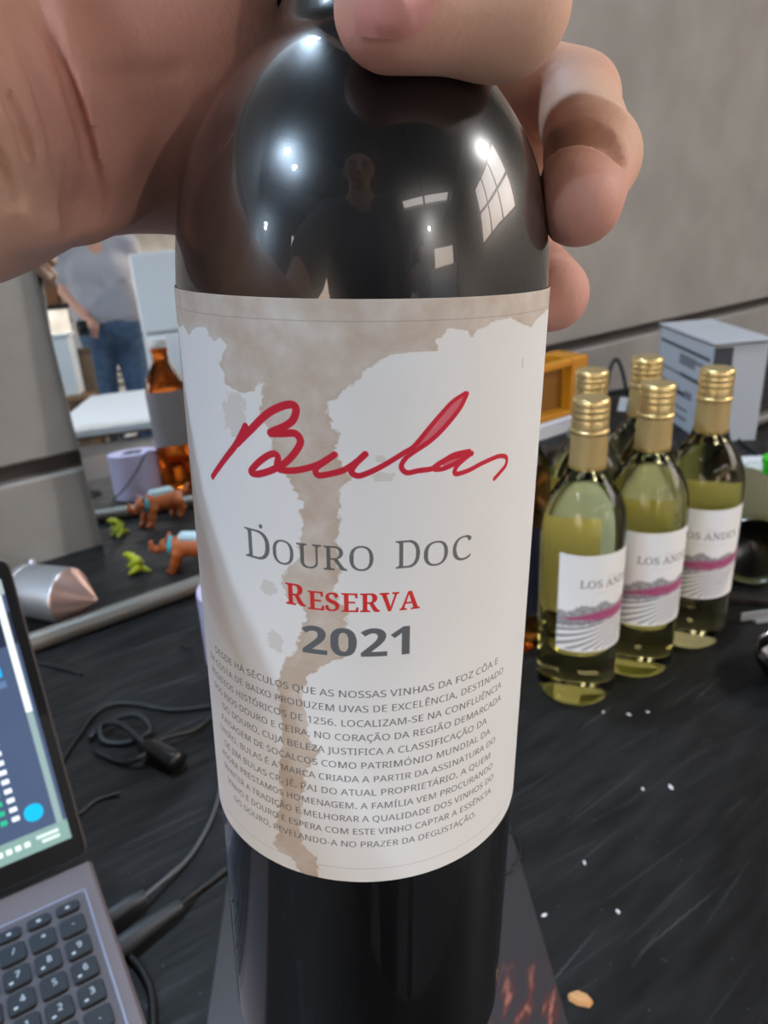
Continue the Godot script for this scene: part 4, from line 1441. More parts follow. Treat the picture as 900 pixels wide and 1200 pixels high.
	# grey tube and a thin lead beside the carton
	var mt := thing("metal_tube", "short grey metal tube lying past the carton's plain side", "tube")
	part("tube", rod(onb(868, 500, 0.0125), onb(925, 478, 0.0125), 0.012, 20), mat(Color(0.46, 0.45, 0.44), 0.4, 0.5), mt)
	var l2 := thing("thin_lead", "thin black lead running down the bench before the grey tube", "cable")
	part("lead", tube(curve([onb(862, 512, 0.003), onb(874, 522, 0.003), onb(888, 534, 0.003), onb(904, 548, 0.003)], 6), 0.0022, 8), M.black_cable, l2)
	# folded white paper, a crushed clear cup, a green lid at the frame's edge
	var fp := thing("folded_paper", "folded white slip of paper lying between the end bottle and the green tub", "paper", onb(878, 548), 0.5)
	part("lower_leaf", cbox(Vector3(0.075, 0.0012, 0.085), 0.0003, Vector3(0, 0.0008, 0)), M.white_paper, fp)
	var leaf := part("upper_leaf", cbox(Vector3(0.075, 0.0012, 0.085), 0.0003, Vector3(0, 0, 0.042)), M.white_paper, fp, Vector3(0, 0.0022, -0.042))
	leaf.rotation.x = -0.14
	var gp := onb(912, 588)
	var gt := thing("green_tub", "bright green plastic tub standing at the edge by the crushed cup", "tub", gp)
	var gm := mat(Color(0.18, 0.72, 0.10), 0.45)
	part("tub", lathe([Vector2(0, 0), Vector2(0.024, 0), Vector2(0.026, 0.002), Vector2(0.029, 0.062), Vector2(0.0275, 0.062), Vector2(0.0245, 0.004), Vector2(0, 0.004)], 36), gm, gt)
	part("lid", lathe([Vector2(0, 0.0625), Vector2(0.031, 0.0625), Vector2(0.031, 0.069), Vector2(0.029, 0.0705), Vector2(0, 0.0705)], 36), gm, gt)
	var cup := thing("crushed_cup", "small clear plastic cup with copper-coloured dregs beside the green tub", "cup", onb(886, 584))
	part("cup_wall", lathe([Vector2(0, 0), Vector2(0.018, 0), Vector2(0.0195, 0.002), Vector2(0.024, 0.05), Vector2(0.0233, 0.051), Vector2(0.0226, 0.05), Vector2(0.0185, 0.0025), Vector2(0, 0.0015)], 22, 0, TAU, 60.0), M.clear_glass, cup)
	part("dregs", lathe([Vector2(0, 0.0025), Vector2(0.0175, 0.0025), Vector2(0.0195, 0.024), Vector2(0, 0.022)], 22), mat(Color(0.45, 0.20, 0.10), 0.4), cup)
	var ol := thing("bottle_cap", "little orange bottle cap on the bench under the green tub", "bottle cap", onb(904, 622))
	part("lid", lathe([Vector2(0, 0), Vector2(0.014, 0), Vector2(0.0145, 0.010), Vector2(0.013, 0.012), Vector2(0, 0.012)], 28), mat(Color(0.85, 0.42, 0.06), 0.4), ol)


func sheet_geo(o: Vector3, u: Vector3, v: Vector3, thick: float, n: Vector3) -> Geo:   # a board whose outer face carries the print
	var g := Geo.new()
	g.v = PackedVector3Array([o, o + u, o + u + v, o + v])
	g.u = PackedVector2Array([Vector2(0, 1), Vector2(1, 1), Vector2(1, 0), Vector2(0, 0)])
	if u.cross(v).dot(n) > 0.0:
		g.i = PackedInt32Array([0, 2, 1, 0, 3, 2])
	else:
		g.i = PackedInt32Array([0, 1, 2, 0, 2, 3])
	var b := Geo.new()
	var s := -n * thick
	var q := [o, o + u, o + u + v, o + v]
	for k in 4:
		var j := (k + 1) % 4
		b.tri_out(q[k], q[j], q[j] + s, o + (u + v + s) * 0.5)
		b.tri_out(q[k], q[j] + s, q[k] + s, o + (u + v + s) * 0.5)
	b.tri_out(q[0] + s, q[1] + s, q[2] + s, o + (u + v + s) * 0.5)
	b.tri_out(q[0] + s, q[2] + s, q[3] + s, o + (u + v + s) * 0.5)
	b.u.resize(b.v.size())
	b.u.fill(Vector2(0.5, 0.02))
	return g.add(b)


func printed_card() -> ImageTexture:
	var im := Image.create_empty(256, 192, false, Image.FORMAT_RGB8)
	im.fill(Color(0.76, 0.78, 0.81))
	var dark := Color(0.30, 0.31, 0.34)
	var mid := Color(0.50, 0.51, 0.54)
	for r in [[8, 28, 238, 7, 1], [110, 42, 76, 22, 2], [0, 82, 150, 6, 2], [120, 80, 130, 8, 1], [30, 110, 90, 5, 2], [90, 118, 60, 10, 1], [150, 112, 34, 16, 2], [10, 140, 70, 5, 2], [60, 150, 110, 6, 2], [20, 168, 150, 8, 2], [186, 44, 40, 8, 2]]:
		im.fill_rect(Rect2i(r[0], r[1], r[2], r[3]), dark if r[4] == 1 else mid)
	return ImageTexture.create_from_image(im)


func fallen_things() -> void:
	# olive bottle lying with its base towards the lens
	var c := onb(884, 647, 0.0470)
	var t := thing("olive_bottle", "fat dark olive bottle lying on its side beyond the wine row, black base facing out", "wine bottle")
	var axis := (onb(868, 580, 0.0470) - c).normalized()
	var side := Vector3.UP.cross(axis).normalized()
	t.transform = Transform3D(Basis(side, axis, side.cross(axis)), c)
	var olive := mat(Color(0.30, 0.29, 0.15), 0.15)
	olive.clearcoat_enabled = true
	olive.clearcoat = 0.8
	part("glass_body", lathe([Vector2(0.0385, 0.010), Vector2(0.0395, 0.002), Vector2(0.0425, 0.0), Vector2(0.0452, 0.003), Vector2(0.0464, 0.010), Vector2(0.0466, 0.05), Vector2(0.0466, 0.165), Vector2(0.044, 0.185), Vector2(0.034, 0.21), Vector2(0.022, 0.232), Vector2(0.017, 0.25), Vector2(0.0158, 0.293), Vector2(0.0, 0.294)], 56, 0, TAU, 60.0), olive, t)
	part("hollow_base", lathe([Vector2(0, 0.034), Vector2(0.014, 0.031), Vector2(0.027, 0.022), Vector2(0.0385, 0.0095)], 48), mat(Color(0.022, 0.023, 0.020), 0.3), t)
	# dark wooden strip and a grey metal bracket
	var st := thing("wooden_strip", "dark brown wooden strip lying in front of the fallen olive bottle", "strip")
	var a := onb(838, 698, 0.004)
	var b := onb(900, 704, 0.004)
	var m := (a + b) * 0.5
	var sp := part("strip", cbox(Vector3(a.distance_to(b) + 0.06, 0.008, 0.016), 0.0012), mat(Color(0.11, 0.065, 0.05), 0.6), st, m)
	sp.rotation.y = -atan2(b.z - a.z, b.x - a.x)
	var br := thing("metal_bracket", "small flat grey metal bracket beside the dark wooden strip", "bracket")
	var q := part("plate", cbox(Vector3(0.045, 0.003, 0.020), 0.0006), mat(Color(0.6, 0.6, 0.6), 0.45, 0.5), br, onb(902, 722, 0.0016))
	q.rotation.y = -0.5
	var fl := part("flange", cbox(Vector3(0.045, 0.010, 0.0025), 0.0005), mat(Color(0.6, 0.6, 0.6), 0.45, 0.5), br, onb(902, 722, 0.008) + Vector3(-0.005, 0, -0.009))
	fl.rotation.y = -0.5
	# glossy black bowl cut by the frame
	var bw := thing("black_bowl", "glossy black shallow bowl with bluish rim on the open bench", "bowl", onb(941, 798))
	part("bowl", lathe([Vector2(0, 0), Vector2(0.030, 0), Vector2(0.033, 0.002), Vector2(0.045, 0.018), Vector2(0.0475, 0.030), Vector2(0.046, 0.0312), Vector2(0.0445, 0.030), Vector2(0.042, 0.018), Vector2(0.030, 0.006), Vector2(0, 0.005)], 48), mat(Color(0.025, 0.03, 0.037), 0.16), bw)
	part("foot_ring", lathe([Vector2(0.024, 0.0002), Vector2(0.029, 0.0002), Vector2(0.029, -0.0), Vector2(0.024, -0.0)], 32), M.black_plastic, bw)


# ---------------------------------------------------------------- laptop, cables, sheet
func laptop() -> void:
	var t := thing("laptop", "open grey laptop with black keys and a dashboard on its lit screen", "laptop", Vector3(0.077, TY, -0.481), -0.109)
	var shell := mat(Color(0.43, 0.385, 0.385), 0.5, 0.3)
	var wide := 0.358
	var deep := 0.235
	part("base", cbox(Vector3(wide, 0.0155, deep), 0.002, Vector3(-wide / 2, 0.0095, deep / 2)), shell, t)
	part("key_well", cbox(Vector3(wide - 0.020, 0.0012, 0.118), 0.0005, Vector3(-wide / 2, 0.0172, 0.029 + 0.059)), mat(Color(0.36, 0.33, 0.335), 0.5, 0.4), t)
	var lip := Geo.new()
	lip.add(slab(Vector3(-0.0105, 0.0171, 0.0265), Vector3(-0.0088, 0.0185, 0.148), 0.0004))
	lip.add(slab(Vector3(-wide + 0.009, 0.0171, 0.0265), Vector3(-0.0088, 0.0185, 0.0282), 0.0004))
	part("well_edge", lip, mat(Color(0.62, 0.62, 0.68), 0.35, 0.6), t)
	part("touchpad", cbox(Vector3(0.105, 0.0008, 0.066), 0.0003, Vector3(-0.205, 0.0174, 0.190)), mat(Color(0.40, 0.39, 0.42), 0.4, 0.4), t)
	for x in [-0.03, -wide + 0.03]:
		for z in [0.02, deep - 0.02]:
			part("foot", lathe([Vector2(0, 0), Vector2(0.006, 0), Vector2(0.006, 0.002), Vector2(0, 0.002)], 16), M.black_plastic, t, Vector3(x, 0, z))
	# keys
	var key := mat(Color(0.055, 0.065, 0.075), 0.5)
	var mark := mat(Color(0.75, 0.78, 0.8), 0.6)
	var full := key_mesh(0.0158, 0.0150)
	var half := key_mesh(0.0150, 0.0085)
	var wide_key := key_mesh(0.0343, 0.0150)
	var long_key := key_mesh(0.092, 0.0150)
	var rows := [0.0, 0.0165, 0.0352, 0.0539, 0.0726, 0.0913]
	var nums := {"1_0": "-", "1_1": "*", "1_2": "/", "2_0": "9", "2_1": "8", "2_2": "7", "3_0": "6", "3_1": "5", "3_2": "4", "4_0": "3", "4_1": "2", "4_2": "1", "5_0": ".", "5_1": "0"}
	var legend := {}
	for r in 6:
		var c := 0
		while c < 17:
			var x := -0.023 - c * 0.0185
			var m: ArrayMesh = half if r == 0 else full
			var step := 1
			if r in [2, 3, 4] and c == 4 or r == 1 and c == 4:
				m = wide_key
				x -= 0.00925
				step = 2
			elif r == 5 and c == 8:
				m = long_key
				x -= 0.037
				step = 5
			var k := part("key", m, key, t, Vector3(x, 0.0178, 0.0385 + rows[r]))
			var id := "%d_%d" % [r, c]
			if nums.has(id):
				var s: String = nums[id]
				if not legend.has(s):
					var tm := TextMesh.new()
					tm.font = sans()
					tm.font_size = 32
					tm.pixel_size = 0.00019
					tm.depth = 0.0001
					tm.text = s
					legend[s] = tm
				var lg := part("legend", legend[s], mark, k, Vector3(0.0008, 0.0027, -0.001))
				lg.rotation.x = -PI / 2
				if s.is_valid_int() and s != "5" and s != "0":
					var dot := part("legend", cbox(Vector3(0.0022, 0.0002, 0.0014), 0.00005), mark, k, Vector3(-0.0035, 0.0026, 0.0036))
					dot.rotation.y = 0.2
			elif r == 0 and c < 12:
				part("legend", cbox(Vector3(0.0026, 0.0002, 0.0018), 0.00005), mark, k, Vector3(0, 0.0026, 0))
			c += step
	# lid with the screen
	var lid := Node3D.new()
	lid.name = "lid"
	t.add_child(lid)
	lid.position = Vector3(0, 0.0175, -0.0045)
	lid.rotation.x = deg_to_rad(-17.0)
	part("lid_shell", prism(rounded(wide, 0.228, 0.007), 0.0055, 0.001), shell, lid, Vector3(-wide / 2, 0.1145, -0.0025))
	part("bezel", prism(rounded(wide - 0.002, 0.226, 0.006), 0.0012, 0.0004), mat(Color(0.022, 0.023, 0.025), 0.35), lid, Vector3(-wide / 2, 0.1145, 0.0009))
	var sc := mat(Color(0.02, 0.02, 0.025), 0.25)
	sc.emission_enabled = true
	sc.emission_texture = screen_print()
	sc.emission_operator = BaseMaterial3D.EMISSION_OP_MULTIPLY
	sc.emission = Color.WHITE
	sc.emission_energy_multiplier = 1.15
	sc.texture_repeat = false
	var q := QuadMesh.new()
	q.size = Vector2(0.342, 0.197)
	part("screen", q, sc, lid, Vector3(-wide / 2, 0.1165, 0.00165))
	part("hinge", rod(Vector3(-0.29, 0.0, 0.0), Vector3(-0.07, 0.0, 0.0), 0.0045, 14), M.black_plastic, lid)
	var al := AreaLight3D.new()
	al.name = "screen_light"
	al.area_size = Vector2(0.342, 0.197)
	al.light_energy = 0.015
	al.light_color = Color(0.62, 0.75, 1.0)
	al.area_range = 8.0
	al.shadow_enabled = true
	al.position = Vector3(-wide / 2, 0.1165, 0.003)
	al.rotation.y = PI
	lid.add_child(al)


func key_mesh(w: float, d: float) -> ArrayMesh:
	var g := prism(rounded(w, d, 0.0028, 3), 0.0026, 0.0005)
	return g.moved(Transform3D(Basis(Vector3.RIGHT, -PI / 2), Vector3(0, 0.0013, 0))).mesh()


func screen_print() -> ImageTexture:
	var im := Image.create_empty(684, 394, false, Image.FORMAT_RGB8)
	im.fill(Color(0.27, 0.33, 0.45))
	im.fill_rect(Rect2i(0, 0, 684, 22), Color(0.62, 0.68, 0.68))
	im.fill_rect(Rect2i(560, 22, 110, 26), Color(0.10, 0.62, 0.84))
	im.fill_rect(Rect2i(0, 48, 684, 46), Color(0.13, 0.17, 0.26))
	im.fill_rect(Rect2i(0, 94, 250, 270), Color(0.20, 0.25, 0.36))
	im.fill_rect(Rect2i(670, 22, 9, 172), Color(0.92, 0.95, 0.94))
	im.fill_rect(Rect2i(670, 194, 9, 172), Color(0.55, 0.64, 0.64))
	im.fill_rect(Rect2i(618, 120, 36, 14), Color(0.08, 0.66, 0.92))
	im.fill_rect(Rect2i(612, 140, 44, 10), Color(0.35, 0.46, 0.62))
	for k in 12:
		var y := 178 + k * 14
		im.fill_rect(Rect2i(602, y, 9, 7), Color(0.15, 0.72, 0.55))
		im.fill_rect(Rect2i(617, y, 10, 7), Color(0.92, 0.95, 1.0))
		im.fill_rect(Rect2i(300, y, 120 + (k * 37) % 90, 4), Color(0.6, 0.66, 0.76))
	im.fill_rect(Rect2i(0, 364, 684, 30), Color(0.50, 0.62, 0.60))
	for k in 5:
		im.fill_rect(Rect2i(575 + k * 12, 374, 8, 8), Color(0.88, 0.95, 0.93))
	im.fill_rect(Rect2i(640, 372, 30, 5), Color(0.85, 0.92, 0.9))
	im.fill_rect(Rect2i(646, 380, 24, 5), Color(0.85, 0.92, 0.9))
	for y in range(322, 350):
		for x in range(630, 660):
			if Vector2(x - 645, y - 336).length() < 13.0:
				im.set_pixel(x, y, Color(0.05, 0.72, 0.93))
	return ImageTexture.create_from_image(im)


func cables() -> void:
	# two plugs in the side of the laptop
	var grey := mat(Color(0.17, 0.175, 0.185), 0.55)
	var a := thing("usb_plug", "grey plug in the laptop's side with a thin pale cord running off behind the bottle", "plug")
	part("plug_body", tube(PackedVector3Array([onb(128, 1076, 0.010), onb(150, 1060, 0.010), onb(170, 1050, 0.009)]), 0.0058, 10, 0.0048), grey, a)
	part("cord", tube(curve([onb(168, 1051, 0.009), onb(196, 1028, 0.006), onb(222, 1004, 0.003), onb(244, 968, 0.0022), onb(256, 935, 0.002), onb(262, 900, 0.002)], 6), 0.0016, 8), M.grey_cable, a)
	var b := thing("flat_plug", "dark grey tapered plug lying against the laptop's side, nearer edge", "plug")
	part("plug_body", tube(PackedVector3Array([onb(138, 1112, 0.009), onb(165, 1092, 0.009), onb(196, 1070, 0.008), onb(212, 1060, 0.0075)]), 0.0072, 10, 0.004), grey, b)
	part("cord", tube(curve([onb(210, 1061, 0.0075), onb(228, 1046, 0.004), onb(250, 1030, 0.003), onb(275, 1010, 0.003)], 6), 0.0024, 8), M.black_cable, b)
	var c := thing("black_cable", "black cable curving along the bench below the laptop's plugs", "cable")
	part("cord", tube(curve([onb(150, 1118, 0.003), onb(168, 1140, 0.003), onb(178, 1168, 0.003), onb(180, 1215, 0.003)], 6), 0.0028, 8), M.black_cable, c)
	# tangled headset lead beyond the laptop
	var d := thing("cable_tangle", "tangled black cable with a small black connector lying beyond the laptop", "cable")
	part("loop", tube(curve([onb(72, 892, 0.003), onb(92, 862, 0.003), onb(116, 832, 0.004), onb(150, 824, 0.004), onb(200, 832, 0.003), onb(246, 828, 0.003)], 6), 0.0022, 8), M.black_cable, d)
	part("loop", tube(curve([onb(104, 866, 0.003), onb(128, 846, 0.009), onb(160, 838, 0.012), onb(176, 856, 0.007), onb(150, 870, 0.003), onb(122, 868, 0.004), onb(118, 850, 0.010), onb(140, 848, 0.013), onb(170, 872, 0.009)], 6), 0.0030, 8), M.black_cable, d)
	part("loop", tube(curve([onb(112, 880, 0.003), onb(140, 892, 0.003), onb(164, 888, 0.010), onb(190, 866, 0.011), onb(226, 856, 0.005), onb(250, 838, 0.003)], 6), 0.0026, 8), M.black_cable, d)
	part("tail", tube(curve([onb(92, 955, 0.002), onb(112, 938, 0.002), onb(140, 930, 0.002)], 6), 0.0018, 8), M.black_cable, d)
	var k := part("connector", tube(PackedVector3Array([onb(172, 876, 0.009), onb(186, 880, 0.011), onb(204, 890, 0.010), onb(209, 894, 0.009)]), 0.0085, 12, 0.0095), mat(Color(0.07, 0.07, 0.075), 0.35), d)
	k.set_meta("label", "small black connector")
	var e := thing("short_wire", "short stiff black wire lying beside the laptop lid, before the metal rail", "wire")
	part("wire", tube(curve([onb(36, 775, 0.002), onb(62, 780, 0.002), onb(96, 790, 0.002)], 5), 0.0018, 8), M.black_cable, e)


func sheet() -> void:
	var o := Vector3(0.358, TY + 0.0006, -0.333)                        # its far corner; u runs along the far edge, v towards the lens
	var u := Vector3(-0.222, 0, 0).rotated(Vector3.UP, 0.0)
	u = Vector3(-0.182, 0, -0.128).normalized() * 0.215
	var v := Vector3(-0.089, 0, 0.131).normalized() * 0.297
	var t := thing("glossy_sheet", "glossy dark grey printed sheet with red flame-like picture lying under the held bottle", "sheet")
	var im := Image.create_empty(430, 594, false, Image.FORMAT_RGB8)
	var n := FastNoiseLite.new()
	n.frequency = 0.012
	n.fractal_octaves = 4
	for y in 594:
		for x in 430:
			var c := Color(0.20, 0.185, 0.195)
			var q := Vector2(x - 60.0, (y - 385.0)).rotated(0.5)
			var e := 1.0 - Vector2(q.x / 85.0, q.y / 150.0).length()
			if e > 0.0:
				var s := n.get_noise_2d(q.x * 4.5, q.y * 1.0)
				c = c.lerp(Color(0.40, 0.16, 0.13), clampf(e * 2.0, 0.0, 1.0) * clampf(0.2 + s * 1.3, 0.0, 1.0))
				c = c.lerp(Color(0.72, 0.48, 0.40), clampf(e * 2.0, 0.0, 1.0) * clampf(s * 3.0 - 0.9, 0.0, 0.7))
			im.set_pixel(x, y, c)
	var m := mat(Color(1, 1, 1), 0.3)
	m.albedo_texture = ImageTexture.create_from_image(im)
	m.texture_repeat = false
	m.clearcoat_enabled = true
	m.clearcoat = 0.35
	m.clearcoat_roughness = 0.12
	var g := Geo.new()
	g.v = PackedVector3Array([o, o + u, o + u + v, o + v])
	g.u = PackedVector2Array([Vector2(0, 0), Vector2(1, 0), Vector2(1, 1), Vector2(0, 1)])
	g.i = PackedInt32Array([0, 1, 2, 0, 2, 3])
	if u.cross(v).y > 0.0:
		g.i = PackedInt32Array([0, 2, 1, 0, 3, 2])
	part("printed_face", g, m, t, Vector3(0, 0.0003, 0))
	var b := Geo.new()
	var dn := Vector3(0, -0.0004, 0)
	var qq := [o, o + u, o + u + v, o + v]
	for k in 4:
		var j := (k + 1) % 4
		b.tri_out(qq[k] + Vector3(0, 0.0002, 0), qq[j] + Vector3(0, 0.0002, 0), qq[j] + dn, o + (u + v) * 0.5)
		b.tri_out(qq[k] + Vector3(0, 0.0002, 0), qq[j] + dn, qq[k] + dn, o + (u + v) * 0.5)
	b.tri_out(qq[0] + dn, qq[1] + dn, qq[2] + dn, o + (u + v) * 0.5)
	b.tri_out(qq[0] + dn, qq[2] + dn, qq[3] + dn, o + (u + v) * 0.5)
	part("paper_edge", b, mat(Color(0.33, 0.32, 0.33), 0.4), t)
	var ring := part("dark_loop", tube(curve([onb(594, 972, 0.0016), onb(606, 982, 0.0016), onb(610, 1000, 0.0016), onb(602, 1018, 0.0016), onb(588, 1026, 0.0016)], 6), 0.0011, 8), M.black_cable, thing("wire_loop", "thin black wire loop lying on the glossy sheet beside the held bottle", "wire"))
	ring.name = "wire"


# ---------------------------------------------------------------- small things before the mirror, and what it reflects
func near_mirror() -> void:
	# metal vessel lying on its side: collar with three screws, drum, cone
	var a := onb(27, 690, 0.034)
	var b := onb(113, 703, 0.034)
	var ax := (b - a).normalized()
	var sd := Vector3.UP.cross(ax).normalized()
	var t := thing("metal_canister", "silver metal canister with conical tip lying on its side near the wall", "canister")
	t.transform = Transform3D(Basis(sd, ax, sd.cross(ax)), a)
	var ln := a.distance_to(b)
	var alu := mat(Color(0.82, 0.83, 0.85), 0.36, 0.9)
	part("drum", lathe([Vector2(0, 0.010), Vector2(0.0305, 0.010), Vector2(0.0318, 0.012), Vector2(0.0325, 0.03), Vector2(0.0338, ln * 0.62), Vector2(0.0333, ln * 0.64), Vector2(0.0, ln * 0.64)], 48), alu, t)
	part("cone", lathe([Vector2(0.0333, ln * 0.641), Vector2(0.0325, ln * 0.66), Vector2(0.0035, ln * 0.985), Vector2(0.0028, ln), Vector2(0.0, ln * 1.01)], 48, 0, TAU, 50.0), mat(Color(0.80, 0.66, 0.61), 0.34, 0.85), t)
	part("collar", lathe([Vector2(0, 0.0), Vector2(0.0295, 0.0), Vector2(0.0315, 0.002), Vector2(0.0315, 0.0085), Vector2(0.029, 0.0098), Vector2(0.0, 0.0098)], 48), alu, t)
	for k in 3:
		var an := TAU * k / 3.0 + 0.5
		part("thumb_screw", lathe([Vector2(0, -0.0045), Vector2(0.0032, -0.0032), Vector2(0.0045, 0), Vector2(0.0032, 0.0032), Vector2(0, 0.0045)], 16, 0, TAU, 70.0), alu, t, Vector3(sin(an) * 0.0335, 0.005, cos(an) * 0.0335))
	# toys
	var left := Vector3(-0.8, 0, -0.6)
	toy_beast(onb(206, 668), atan2(-left.z, left.x), 1.0, "orange toy beast with teal collar on the bench, clear of the others", true)
	toy_beast(Vector3(0.364, TY, -0.496), atan2(-left.z, left.x) + 0.4, 0.85, "orange toy beast hidden behind the held bottle, seen only in the mirror", false)
	var y := Flesh.new()
	y.cap(Vector3(0, 0.009, 0), Vector3(0.002, 0.017, 0), 0.0085, 0.0070, 0.004)
	y.cap(Vector3(0.002, 0.018, 0), Vector3(-0.008, 0.027, 0), 0.0058, 0.0046, 0.003)
	y.cap(Vector3(-0.008, 0.027, 0), Vector3(-0.0125, 0.0285, 0), 0.0040, 0.0026, 0.002)
	for s in [-1.0, 1.0]:
		y.cap(Vector3(0.002, 0.008, 0.006 * s), Vector3(-0.007, 0.0030, 0.0085 * s), 0.0042, 0.0029, 0.002)
		y.cap(Vector3(-0.002, 0.017, 0.005 * s), Vector3(-0.0085, 0.013, 0.007 * s), 0.0024, 0.0019, 0.002)
	y.cap(Vector3(0.006, 0.007, 0), Vector3(0.018, 0.0025, 0.001), 0.0050, 0.0018, 0.003)
	var yt := thing("yellow_toy", "tiny lime-yellow toy dinosaur sitting before the mirror between canister and orange beast", "toy", onb(161, 671), atan2(0.6, -0.8) + PI)
	part("body", y.net(Vector3(-0.02, -0.002, -0.014), Vector3(0.024, 0.036, 0.014), 0.0011), mat(Color(0.62, 0.64, 0.08), 0.45), yt)
	for k in 4:
		part("back_spike", lathe([Vector2(0.002, 0), Vector2(0.0012, 0.003), Vector2(0, 0.005)], 8), mat(Color(0.82, 0.80, 0.35), 0.4), yt, Vector3(0.008 - k * 0.0035, 0.0145 + k * 0.0042, 0)).rotation.z = -0.9
	for s in [-1.0, 1.0]:
		part("eye", lathe([Vector2(0, -0.0009), Vector2(0.0009, 0), Vector2(0, 0.0009)], 8, 0, TAU, 90.0), M.black_plastic, yt, Vector3(-0.0105, 0.0300, 0.0026 * s))
	# paper roll, behind the held bottle, seen in the mirror
	var rp := thing("paper_roll", "roll of lilac-white paper standing behind the held bottle, seen in the mirror", "paper roll", Vector3(0.312, TY, -0.672))
	part("paper", lathe([Vector2(0.0195, 0.0), Vector2(0.044, 0.0), Vector2(0.0452, 0.001), Vector2(0.0452, 0.083), Vector2(0.044, 0.084), Vector2(0.0195, 0.084), Vector2(0.0195, 0.0)], 56), mat(Color(0.74, 0.70, 0.80), 0.85), rp)
	part("core", lathe([Vector2(0.0178, 0.0005), Vector2(0.0194, 0.0005), Vector2(0.0194, 0.0835), Vector2(0.0178, 0.0835), Vector2(0.0178, 0.0005)], 40), mat(Color(0.50, 0.46, 0.42), 0.9), rp)
	var rc := thing("thin_cable", "thin dark cable hanging over the lilac-white paper roll", "cable")
	part("cord", tube(curve([Vector3(0.372, TY + 0.070, -0.700), Vector3(0.345, TY + 0.088, -0.7205), Vector3(0.322, TY + 0.060, -0.7212), Vector3(0.295, TY + 0.030, -0.718), Vector3(0.268, TY + 0.008, -0.715), Vector3(0.262, TY + 0.0015, -0.735)], 6), 0.0013, 8), M.black_cable, rc)
	# amber bottle behind the held one
	simple_bottle("amber_bottle", "amber bottle with pale grey label behind the held bottle, seen in the mirror", Vector3(0.392, TY, -0.668), PI + 0.15, glassy(Color(0.86, 0.42, 0.10), 0.036), {"label": mat(Color(0.50, 0.47, 0.47), 0.8), "raise": 0.044, "short": 0.026, "stopper": mat(Color(0.85, 0.85, 0.85), 0.4)})


func toy_beast(where: Vector3, turn: float, size: float, label: String, curl: bool) -> void:
	# local +x looks ahead; the front foot stands near the origin
	var t := thing("orange_toy", label, "toy", where, turn)
	var f := Flesh.new()
	f.cap(Vector3(-0.055, 0.032, 0) * size, Vector3(-0.012, 0.036, 0) * size, 0.0155 * size, 0.0135 * size, 0.008)
	f.cap(Vector3(-0.006, 0.038, 0) * size, Vector3(0.008, 0.038, 0) * size, 0.0105 * size, 0.0090 * size, 0.006)
	if curl:
		f.chain([Vector3(0.010, 0.036, 0) * size, Vector3(0.021, 0.031, 0) * size, Vector3(0.027, 0.035, 0) * size, Vector3(0.027, 0.043, 0) * size], [0.0055 * size, 0.0042 * size, 0.0036 * size, 0.0030 * size], 0.003)
	else:
		f.cap(Vector3(0.010, 0.036, 0) * size, Vector3(0.020, 0.032, 0) * size, 0.0065 * size, 0.0045 * size, 0.003)
	for s in [-1.0, 1.0]:
		f.chain([Vector3(-0.008, 0.028, 0.009 * s) * size, Vector3(-0.003, 0.014, 0.010 * s) * size, Vector3(0.001, 0.0045, 0.010 * s) * size], [0.0082 * size, 0.0060 * size, 0.0052 * size], 0.004)
		f.cap(Vector3(0.001, 0.0035, 0.010 * s) * size, Vector3(0.007, 0.003, 0.010 * s) * size, 0.0045 * size, 0.0035 * size, 0.003)
		f.chain([Vector3(-0.056, 0.028, 0.010 * s) * size, Vector3(-0.061, 0.015, 0.011 * s) * size, Vector3(-0.056, 0.0045, 0.011 * s) * size], [0.0090 * size, 0.0062 * size, 0.0052 * size], 0.004)
		f.cap(Vector3(0.004, 0.047, 0.006 * s) * size, Vector3(0.003, 0.052, 0.009 * s) * size, 0.0032 * size, 0.0020 * size, 0.002)
	f.chain([Vector3(-0.066, 0.036, 0) * size, Vector3(-0.080, 0.040, 0) * size, Vector3(-0.088, 0.050, 0) * size], [0.0050 * size, 0.0035 * size, 0.0025 * size], 0.003)
	part("body", f.net(Vector3(-0.10, -0.004, -0.03) * size, Vector3(0.04, 0.064, 0.03) * size, 0.0016), mat(Color(0.62, 0.30, 0.10), 0.5), t)
	var teal := mat(Color(0.16, 0.60, 0.66), 0.4)
	var col := part("collar", lathe([Vector2(0.0098, -0.0035), Vector2(0.0122, -0.0028), Vector2(0.0128, 0.0), Vector2(0.0122, 0.0028), Vector2(0.0098, 0.0035)], 24, 0, TAU, 80.0), teal, t, Vector3(0.001, 0.038, 0) * size)
	col.rotation.z = PI / 2
	col.scale = Vector3.ONE * size
	var mane := Flesh.new()
	mane.cap(Vector3(-0.048, 0.046, 0) * size, Vector3(-0.018, 0.048, 0) * size, 0.0085 * size, 0.0085 * size, 0.004)
	part("saddle", mane.net(Vector3(-0.065, 0.03, -0.02) * size, Vector3(0.0, 0.062, 0.02) * size, 0.0016), mat(Color(0.66, 0.74, 0.76), 0.5), t)
	for s in [-1.0, 1.0]:
		part("eye", lathe([Vector2(0, -0.0014), Vector2(0.0014, 0), Vector2(0, 0.0014)], 10, 0, TAU, 90.0), M.black_plastic, t, Vector3(0.0135, 0.0415, 0.0058 * s) * size)


